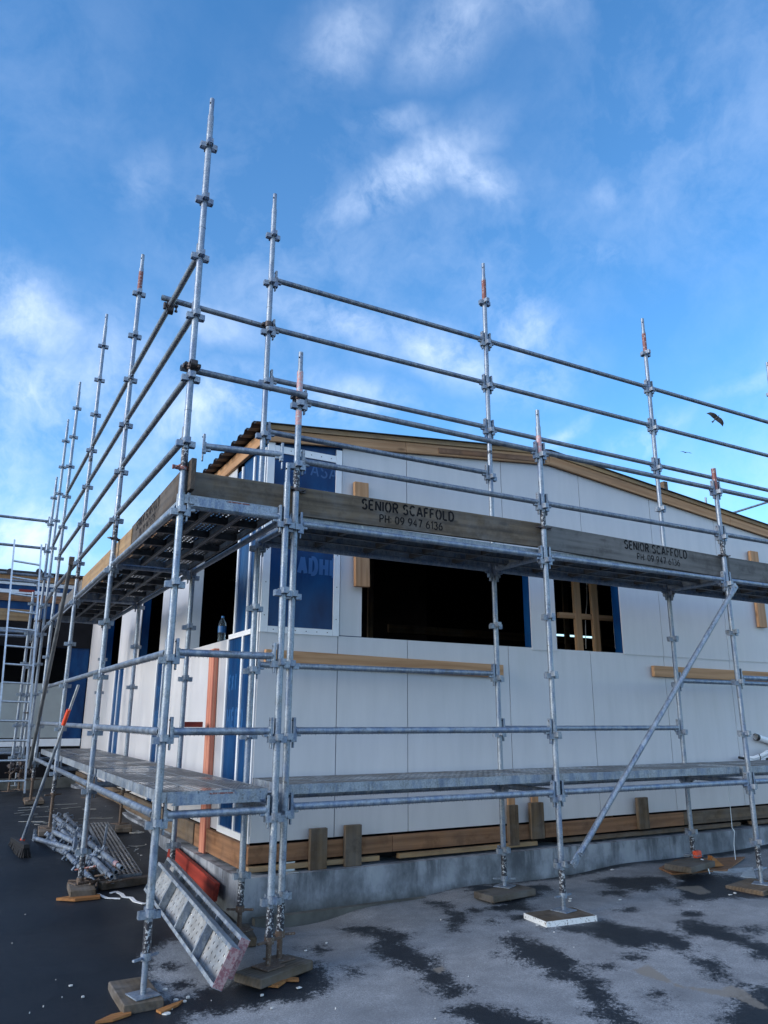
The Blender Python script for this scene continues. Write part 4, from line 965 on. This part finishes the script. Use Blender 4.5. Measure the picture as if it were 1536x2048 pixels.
sole([(1053,1825),(1152,1813),(1186,1831),(1088,1843)], .060, 'timber pad with flaking white painted edges', .045, W_SOLE, True)
sole([(1456,1768),(1495,1757),(1575,1766),(1520,1785)], .038, 'brown timber pad under the pole at the right photo edge', .045, W_BLOCK)
sole([(958,1780),(1041,1768),(1063,1777),(974,1795)], .105, 'dark wet timber pad by the wall, left of the white edged pad', .055)
sole([(1339,1725),(1385,1714),(1422,1722),(1370,1737)], .180, 'dark timber pad on the plywood sheet beside the red tape measure', .055)
sole([(463,1847),(499,1848),(513,1872),(478,1880)], .028, 'timber pad at the wall corner behind the leaning planks', .06)
sole([(135,1762),(184,1760),(193,1777),(140,1783)], .150, 'timber pad under the left pole that stands in the pile of poles', .055)
sole([(75,1650),(107,1650),(104,1662),(80,1663)], .313, 'timber pad at the far end of the pile of poles', .055, W_BLOCK)
sole([(230,1649),(265,1649),(262,1656),(232,1656)], .310, 'dark timber pad by the left wall beyond the flat steel plank', .05)
sole([(46,1594),(86,1594),(88,1600),(51,1603)], .39, 'timber pad behind the broom handle near the ladder foot', .05, W_BLOCK)
sole([(318,1758),(352,1757),(356,1770),(322,1772)], .13, 'timber pad under the second inner pole, behind the tall corner pole', .05)

# ------------------------------------------------------------------ ladder
def lz(z, s): return None
a0 = V(1.13, 13.25, gz(1.13, 13.25)+.02); a1 = V(1.01, 14.33, 4.46); b0 = V(.70, 13.25, gz(.7, 13.25)+.02); b1 = V(.575, 14.33, 4.50)
lad = empty('ladder', (a0+b0)/2, 'tall aluminium ladder leaning against the distant scaffold at the left', 'ladder')
for p, q2 in ((a0, a1), (b0, b1)):
    d = (q2-p).normalized(); mb = MB(); mb.obox((p+q2)/2, V(.013, 0, 0), V(0, .034, .01), d*((q2-p).length/2)); mb.obox(p+d*.03, V(.02, 0, 0), V(0, .04, 0), d*.04, 1); mb.build('stile', [ALU, BLKP], lad)
for i in range(14):
    t = (.25+.30*i)/4.25
    if t > .97: break
    mb = MB(); mb.tube(a0.lerp(a1, t), b0.lerp(b1, t), .017, 10); mb.build('rung', ALU, lad)

# prop, broom
mb = MB(); a = onX(143, 1122, 1.07); b = onX(58, 1535, 1.07); mb.tube(a, b, .025, 12); mb.obox(a, V(.03, 0, 0), V(0, .03, 0), V(0, 0, .05), 1)
tag(mb.build('prop', [plain('dull_grey_steel', (.13, .14, .15), .6, .3, .4), RUSTY]), 'long dark raking prop leaning between the ladder and the left scaffold', 'prop')
br = empty('broom', ong(40, 1700), 'push broom with orange grip leaning on a rail at the far left', 'broom')
h0 = ong(42, 1688, .07); h1 = onX(157, 1370, 1.09)
mb = MB(); mb.tube(h0, h0.lerp(h1, .62), .017, 12); mb.tube(h0.lerp(h1, .60), h1, .0135, 12, mi=1); mb.build('handle', [G_STD, ALU], br)
d = (h1-h0).normalized(); mb = MB(); c = h0.lerp(h1, .755)+V(-.01, -.02, 0); mb.tube(c, c+d*.17, .021, 12); mb.build('grip', ORAN, br)
mb = MB(); mb.tube(h0-d*.02, h0+d*.06, .024, 12); mb.build('connector', ORAN, br)
e0 = ong(24, 1672, .06); e1 = ong(56, 1706, .06); ax = (e1-e0); ax.z = 0; ln = ax.length; ax.normalize(); sx = V(-ax.y, ax.x, 0); c = (e0+e1)/2
mb = MB(); mb.obox(c+V(0, 0, .015), ax*(min(ln, .62)/2), sx*.03, V(0, 0, .02), bev=.004); mb.build('head', BLKP, br)
mb = MB(); hl = min(ln, .62)/2
for i in range(30):
    for j in range(5):
        p = c+ax*(-hl*.96+2*hl*.96*i/29)+sx*(-.026+.013*j)
        g = V(p.x+random.uniform(-.01, .01), p.y+random.uniform(-.01, .01), gz(p.x, p.y)+.002)+sx*((j-2)*.008); mb.tube(p, g, .006, 5)
mb.build('bristles', BRIST, br)

# ------------------------------------------------------------------ leaning steel planks, red timber, flat plank
def leaning(nb, nt_, fb, ft, label):
    nb, nt_, fb, ft = map(Vector, (nb, nt_, fb, ft)); ex = (((fb-nb)+(ft-nt_))/2); Ln = ex.length; ex.normalize()
    ey = (((nt_-nb)+(ft-fb))/2).normalized(); uz = ex.cross(ey)            # plate normal
    if uz.x < 0: uz = -uz
    return plank((nb+nt_)/2, ex, uz, min(Ln, 2.35), label, 'steel planks leaning by the corner', True, plate=PERF2)
NB, NT, FB, FT = onX(446, 1984, 1.55), onX(478, 1900, 1.66), onX(314, 1806, 1.60), onX(318, 1712, 1.70)
leaning(NB, NT, FB, FT, 'steel plank with red end leaning on edge, the nearer of two by the corner')
o = V(.10, .12, .01); leaning(NB+o, NT+o, FB+o, FT+o, 'steel plank leaning on edge, the rear of two beside the red timber')
t = board('timber', onX(432, 1785, 2.10), onX(340, 1703, 2.10), (.12, 0, 1), .14, .045, W_RED); tag(t, 'red stained timber leaning along the concrete footing behind the planks', 'timber')
pa = ong(259, 1748, .07); pb = ong(194, 1642, .07); d = (pb-pa).normalized(); plank(pa, d, (0, 0, 1), 2.4, 'perforated steel plank lying flat on the ground behind the pile of poles', plate=PERF3)
bb = board('timber', ong(200, 1772, .035), ong(300, 1758, .035), (0, 0, 1), .06, .09, W_SOLE); tag(bb, 'dark timber under the near end of the flat steel plank', 'timber')

# ------------------------------------------------------------------ pile of loose poles and rails
def loose_std(a, b, label, nv=4, red=False, grp='loose scaffold poles in the pile'):
    a, b = Vector(a), Vector(b); d = (b-a).normalized(); L_ = (b-a).length
    x = d.cross(V(0, 0, 1)).normalized(); y = x.cross(d); rr = random.uniform(0, 1.5); x, y = x*math.cos(rr)+y*math.sin(rr), y*math.cos(rr)-x*math.sin(rr)
    mb = MB(); mb.tube(a, b-d*.22, TR, 16, .0205); mb.tube(b-d*.24, b-d*.14, TR+.0005, 16, caps=False, mi=1 if red else 0); mb.tube(b-d*.14, b, .019, 14, .0155)
    for i in range(nv):
        c = a+d*(L_-.35)*((i+.35)/nv)
        for sx, sy_ in ((1, 0), (-1, 0), (0, 1), (0, -1)):
            dr = x*sx+y*sy_; sd_ = d.cross(dr)
            for s_ in (-1, 1): mb.obox(c+dr*.04+sd_*.019*s_, dr*.024, sd_*.0025, d*.02)
            mb.obox(c+dr*.062, dr*.003, sd_*.019, d*.02)
    return tag(mb.build('scaffold_pole', [G_STD, PINKP], None, origin=a), label, 'scaffold pole', grp)
def loose_led(a, b, label, grp='loose scaffold rails in the pile'):
    a, b = Vector(a), Vector(b); d = (b-a).normalized(); s_ = d.cross(V(0, 0, 1)).normalized(); u_ = s_.cross(d)
    mb = MB(); mb.tube(a, b, TR, 16, .0205)
    for p, dd in ((a, d), (b, -d)):
        mb.obox(p-dd*.012, dd*.022, s_*.016, u_*.045, bev=.003); mb.obox(p-dd*.02+u_*.01, dd*.004, s_*.014, u_*.085, bev=.002)
    return tag(mb.build('scaffold_rail', [G_STD], None, origin=a), label, 'scaffold rail', grp)
loose_std(ong(108, 1632, .10), ong(244, 1736, .20), 'longest loose pole on top of the pile, pink band at its near end', 5, True)
loose_std(ong(130, 1630, .06), ong(232, 1745, .12), 'loose pole just under the top one, on the plank side of the pile', 4)
loose_std(ong(118, 1655, .05), ong(226, 1763, .08), 'loose pole whose open end points at the camera lowest in the pile', 4)
loose_std(ong(110, 1640, .04), ong(224, 1754, .16), 'loose pole with stepped end, just above the lowest pole end', 4)
loose_std(ong(95, 1668, .03), ong(190, 1765, .04), 'loose pole at the broom side of the pile, its fittings sticking out', 4)
loose_led(ong(70, 1677, .05), ong(192, 1712, .14), 'loose rail at the left of the pile, its end plate on the asphalt')
loose_led(ong(108, 1664, .22), ong(149, 1684, .24), 'short fat loose tube lying across the top of the pile')
loose_led(ong(160, 1705, .14), ong(206, 1716, .16), 'short loose rail in the middle of the pile')
loose_led(ong(96, 1690, .03), ong(178, 1728, .06), 'loose rail under the pile behind the left pole')
mb = MB(); a = ong(150, 1740, .12); b = ong(193, 1732, .16); mb.tube(a, b, .009, 8); tag(mb.build('clamp_bolt', REDP), 'thin red threaded rod lying across the pile', 'rod')
mb = MB(); a = ong(208, 1700, .10); mb.obox(a+V(0, 0, .10), V(.012, 0, 0), V(0, .004, 0), V(.01, 0, .14), bev=.002); tag(mb.build('wedge', G_STD), 'upright flat steel wedge standing in the pile', 'wedge')
mb = MB()
for i in range(9):
    p = ong(random.uniform(180, 222), random.uniform(1730, 1775), random.uniform(.02, .1)); q2 = p+V(random.uniform(-.25, .25), random.uniform(-.5, .1), random.uniform(-.0, .05)); q2.z = max(q2.z, gz(q2.x, q2.y)+.012); mb.tube(p, q2, .009, 7)
tag(mb.build('reinforcing_rods', RUSTY), 'heap of thin dark rods under the near end of the pile', 'rods')

# leaning pink post with its red stub
po = empty('timber_post', (2.24, 7.7, .29), 'pink primed timber post upright against the left wall, a red stub nailed on', 'post')
board('post', (2.27, 7.63, .29), (2.27, 7.69, 2.20), (0, 1, 0), .17, .05, W_PINK, po)
board('stub', (2.18, 7.66, 1.46), (1.99, 7.66, 1.46), (0, 0, 1), .05, .10, W_RED, po)

# bottle on the sill
p = onX(443, 1280, 2.36); zb = SILL-.006
bt = empty('bottle', (p.x, p.y, zb), 'clear plastic water bottle with blue label standing on the window sill', 'bottle')
def lathe(mb, c, prof, n=24, mi=0):
    P = [(c[0]+r*math.cos(2*math.pi*i/n), c[1]+r*math.sin(2*math.pi*i/n), c[2]+z) for r, z in prof for i in range(n)]
    mb.poly(P, [(k*n+i, k*n+(i+1) % n, (k+1)*n+(i+1) % n, (k+1)*n+i) for k in range(len(prof)-1) for i in range(n)], mi, True)
m, t_, b_ = newmat('clear_bottle_plastic'); b_.inputs['Base Color'].default_value = (.6, .75, .85, 1); b_.inputs['Roughness'].default_value = .06; b_.inputs['Transmission Weight'].default_value = .93; b_.inputs['IOR'].default_value = 1.2; BOT = m
prof = [(.001, .0), (.040, .0), (.042, .01)]+[(.042-.003*(i % 2), .02+.012*i) for i in range(7)]+[(.043, .11), (.043, .185), (.040, .205), (.026, .235), (.014, .252), (.013, .265)]
mb = MB(); lathe(mb, (p.x, p.y, zb), prof); mb.build('body', BOT, bt)
mb = MB(); lathe(mb, (p.x, p.y, zb), [(.0438, .11), (.0438, .175)]); mb.build('label_band', plain('blue_label', (.01, .10, .28), .4), bt)
mb = MB(); mb.tube((p.x, p.y, zb+.262), (p.x, p.y, zb+.282), .0155, 16); mb.build('cap', plain('blue_cap', (.05, .25, .6), .4), bt)

# ------------------------------------------------------------------ small things on the right
P = [ong(1318, 1738, .012), ong(1352, 1722, .012), ong(1490, 1716, .012), ong(1455, 1742, .012), ong(1345, 1750, .012)]
mb = MB(); mb.prism([(q2.x, q2.y, q2.z) for q2 in P], (0, 0, .014)); tag(mb.build('plywood_sheet', W_TREAT), 'brown plywood offcut flat on the ground below the far right inner pole', 'plywood')
P = [ong(1420, 1742, .01), ong(1506, 1736, .01), ong(1512, 1757, .01), ong(1470, 1754, .01)]
mb = MB(); mb.prism([(q2.x, q2.y, q2.z) for q2 in P], (0, 0, .008)); tag(mb.build('flashing_sheet', ALU), 'pale metal sheet offcut beside the plywood at the right', 'metal sheet')
tp = empty('tape_measure', ong(1395, 1716, .07), 'red tape measure with its blade hanging off the dark timber pad', 'tape measure')
c = tp.location; mb = MB(); mb.obox(c+V(0, 0, .035), V(.05, .01, 0), V(-.005, .025, 0), V(0, 0, .035), bev=.01); mb.build('case', ORAN, tp)
mb = MB(); pts = [onZ(1402, 1718, .19), onZ(1412, 1722, .17), ong(1418, 1742, .03), ong(1421, 1751, .01)]
for p_, q2 in zip(pts[:-1], pts[1:]):
    d = (q2-p_); mb.obox((p_+q2)/2, d/2, V(.012, .004, 0), V(0, 0, .0012))
mb.build('blade', PVC, tp)
mb = MB(); a = ong(1424, 1734, .02); mb.prism([a, a+V(.16, -.02, 0), a+V(.02, .0, .10)], (.02, .07, 0)); tag(mb.build('timber_wedge', W_SPL), 'orange timber wedge on the plywood offcut', 'wedge')
mb = MB(); pts = [onY(1457, 1568, 5.6), onY(1459, 1600, 5.6), onY(1463, 1640, 5.62), onY(1464, 1655, 5.62), onY(1469, 1663, 5.62), onY(1468, 1690, 5.6), onY(1471, 1719, 5.58)]
for p_, q2 in zip(pts[:-1], pts[1:]):
    d = (q2-p_); mb.obox((p_+q2)/2, d/2*1.02, V(.012, .006, 0), V(0, .0012, 0))
tag(mb.build('strap', PVC), 'thin white strap hanging from the low front deck by the right pole', 'strap')
cb = empty('cable_bundle', onY(1500, 1520, 6.36), 'tied bundle of white cables hanging at the wall, right photo edge', 'cables')
mb = MB()
for k in range(7):
    o = V(0, random.uniform(-.05, .02), random.uniform(-.035, .035))
    mb.path([onY(1488, 1516, 6.36)+o*.5, onY(1505, 1520, 6.33)+o, onY(1520, 1519+random.uniform(-6, 4), 6.3)+o, onY(1536, 1508, 6.3)+o*1.2, onY(1560, 1500, 6.3)+o], .011, 8)
mb.build('cable', PVC, cb)
for P_, r_ in (([onY(1478, 1515, 6.36), onY(1490, 1517, 6.35)], .016), ([onY(1518, 1508, 6.27), onY(1521, 1514, 6.25), onY(1520, 1527, 6.26)], .006), ([onY(1534, 1518, 6.25), onY(1542, 1528, 6.25)], .02)):
    mb = MB(); mb.path(P_, r_, 8); mb.build('cable_tie', BLKP, cb)

# ------------------------------------------------------------------ splinters, strips and litter on the ground
def splinter(pts, label, th=.012, mat=W_SPL):
    P = [ong(u, v, .004) for u, v in pts]; mb = MB(); mb.prism([(q2.x, q2.y, q2.z) for q2 in P], (0, 0, th)); tag(mb.build('splinter', mat), label, 'splinter', 'broken timber splinters on the ground')
splinter([(190,2048),(222,2033),(262,2024),(262,2031),(225,2044)], 'long orange splinter sticking out left of the square pad', .012)
splinter([(312,2024),(345,2011),(366,2004),(356,2013),(322,2029)], 'orange splinter right of the square pad', .012)
splinter([(530,1968),(560,1962),(572,1965),(556,1976),(535,1974)], 'orange splinter in front of the long pad at the paired poles', .015)
splinter([(562,1958),(597,1959),(598,1964),(563,1963)], 'short straight orange strip right of the long pad', .012)
splinter([(112,1801),(150,1795),(200,1793),(200,1798),(150,1803)], 'pointed splinter under the pad in the pile of poles', .02)
def strip(pts, label, w_=.014, mat=PVC, name='strip'):
    mb = MB(); Q = [ong(u, v, .006) for u, v in pts]
    for a, b in zip(Q[:-1], Q[1:]):
        d = b-a; s_ = d.cross(V(0, 0, 1)).normalized(); mb.obox((a+b)/2, d/2*1.04, s_*w_, V(0, 0, .003))
    tag(mb.build(name, mat), label, 'strap')
strip([(222,1786),(232,1783),(243,1788),(248,1794),(262,1795),(270,1803),(286,1807),(304,1806)], 'wavy white strap on the asphalt between pile and corner pole', .016)
strip([(196,1788),(206,1793),(214,1796),(240,1797)], 'flat pinkish white strap under the near end of the pile')
mb = MB()
def chip(u, v, s_=.018):
    p = ong(u, v, .002); a = random.uniform(0, 3.1); k = random.uniform(.4, 1); n_ = random.randint(4, 6)
    mb.prism([(p.x+s_*math.cos(a+6.283*i/n_)*random.uniform(.5, 1), p.y+s_*k*math.sin(a+6.283*i/n_)*random.uniform(.5, 1), p.z) for i in range(n_)], (0, 0, .004+random.random()*.006))
for (u, v, s_) in [(331,1980,.02),(352,2000,.022),(376,1996,.02),(340,2018,.03),(334,2028,.03),(370,2004,.016),(598,1976,.03),(524,1992,.014),(612,1902,.014),(141,1972,.02),(165,1995,.012),(544,2018,.01),(653,1887,.012),(1140,1803,.02),(1141,1798,.02),(1075,1851,.02),(1240,1800,.02),(1020,1800,.02),(1033,1797,.02),(1048,1793,.02),(1460,1790,.03),(1470,1787,.02),(1225,1740,.03)]: chip(u, v, s_)
for _ in range(22): chip(random.uniform(10, 480), random.uniform(1560, 2040), random.uniform(.002, .006))
for _ in range(8): chip(random.uniform(600, 1536), random.uniform(1770, 2047), random.uniform(.002, .006))
for _ in range(40): chip(random.gauss(270, 18), random.gauss(1688, 14), random.uniform(.008, .02))
tag(mb.build('litter', plain('white_scraps', (.5, .5, .48), .8, 0, .3, 40)), kind='stuff')
mb = MB()
for _ in range(26):
    u = random.uniform(30, 210); v = random.uniform(1608, 1650); p = ong(u, v, .004); a = random.uniform(-.5, .6); l_ = random.uniform(.03, .16)
    mb.obox(p, V(math.cos(a)*l_, math.sin(a)*l_, 0), V(-math.sin(a), math.cos(a), 0)*.004, V(0, 0, .002))
for _ in range(8):
    p = ong(random.uniform(262, 300), random.uniform(1660, 1694), .004); r = random.uniform(.04, .09); mb.path([p+V(r*math.cos(t)*1.3, r*math.sin(t), .004) for t in np.linspace(0, 5.5, 14)], .004, 5)
tag(mb.build('straw_and_string', plain('pale_string', (.42, .41, .38), .8)), kind='stuff')
# couplers heaped at the foot of the far corner
for i, (u, v) in enumerate([(22, 1532), (34, 1538), (44, 1526), (52, 1545), (40, 1550), (58, 1532)]):
    p = onY(u, v, 13.9); mb = MB(); d = V(random.uniform(-1, 1), random.uniform(-1, 1), random.uniform(-.2, .2)).normalized(); mb.tube(p-d*.05, p+d*.05, .035, 12, .025); mb.tube(p-d.orthogonal()*.06, p+d.orthogonal()*.09, .012, 8)
    mb.tube((p.x, p.y, p.z-.03), (p.x, p.y, p.z+.03), .045, 10)
    c_ = mb.build('coupler', G_CLAMP, sw)
# birds
def bird(c, span, wdir, label, head):
    c = Vector(c); mb = MB(); view = c.normalized(); h = Vector(head).normalized(); w_ = Vector(wdir); w_ = (w_-h*w_.dot(h)).normalized(); n_ = w_.cross(h).normalized()
    prof = [(-.48, .005), (-.38, .03), (-.2, .055), (0, .07), (.18, .055), (.27, .035), (.33, .034), (.38, .02), (.44, .004)]
    N_ = 10; P = [c+h*(x*span*.42)+(w_*math.cos(6.283*i/N_)+n_*math.sin(6.283*i/N_))*(r*span*.6) for x, r in prof for i in range(N_)]
    mb.poly(P, [(k*N_+i, k*N_+(i+1) % N_, (k+1)*N_+(i+1) % N_, (k+1)*N_+i) for k in range(len(prof)-1) for i in range(N_)], 0, True)
    for s_ in (-1, 1):
        st = [(0, .10, -.10, 0), (.16, .13, -.10, .03), (.30, .10, -.09, .04), (.42, .03, -.10, .02), (.5, -.10, -.13, 0)]
        for z_ in (0,):
            T_ = [c+w_*(s_*a*span)+h*(f*span)+n_*(u_*span) for a, f, b, u_ in st]; B_ = [c+w_*(s_*a*span)+h*(b*span)+n_*(u_*span) for a, f, b, u_ in st]
            th = n_*(.006*span)
            for k in range(4): mb.prism([T_[k], T_[k+1], B_[k+1], B_[k]], th)
    mb.prism([c-h*span*.16+w_*.02*span, c-h*span*.28+w_*.05*span, c-h*span*.28-w_*.05*span, c-h*span*.16-w_*.02*span], n_*(.006*span))
    tag(mb.build('bird', plain('dark_plumage', (.03, .03, .035), .8), None, origin=c), label, 'bird', 'birds in the sky')
d1 = raypx(1433, 836); bird(V(0, 0, EYE)+d1*38, 1.05, rt*.82-up*.57, 'larger dark bird gliding with tilted wings at the upper right', -fw*.35+rt*.45+up*.55)
d2 = raypx(1371, 905); bird(V(0, 0, EYE)+d2*62, 1.0, rt*.99-up*.15, 'smaller distant bird just below the larger one', fw*.9-rt*.1)
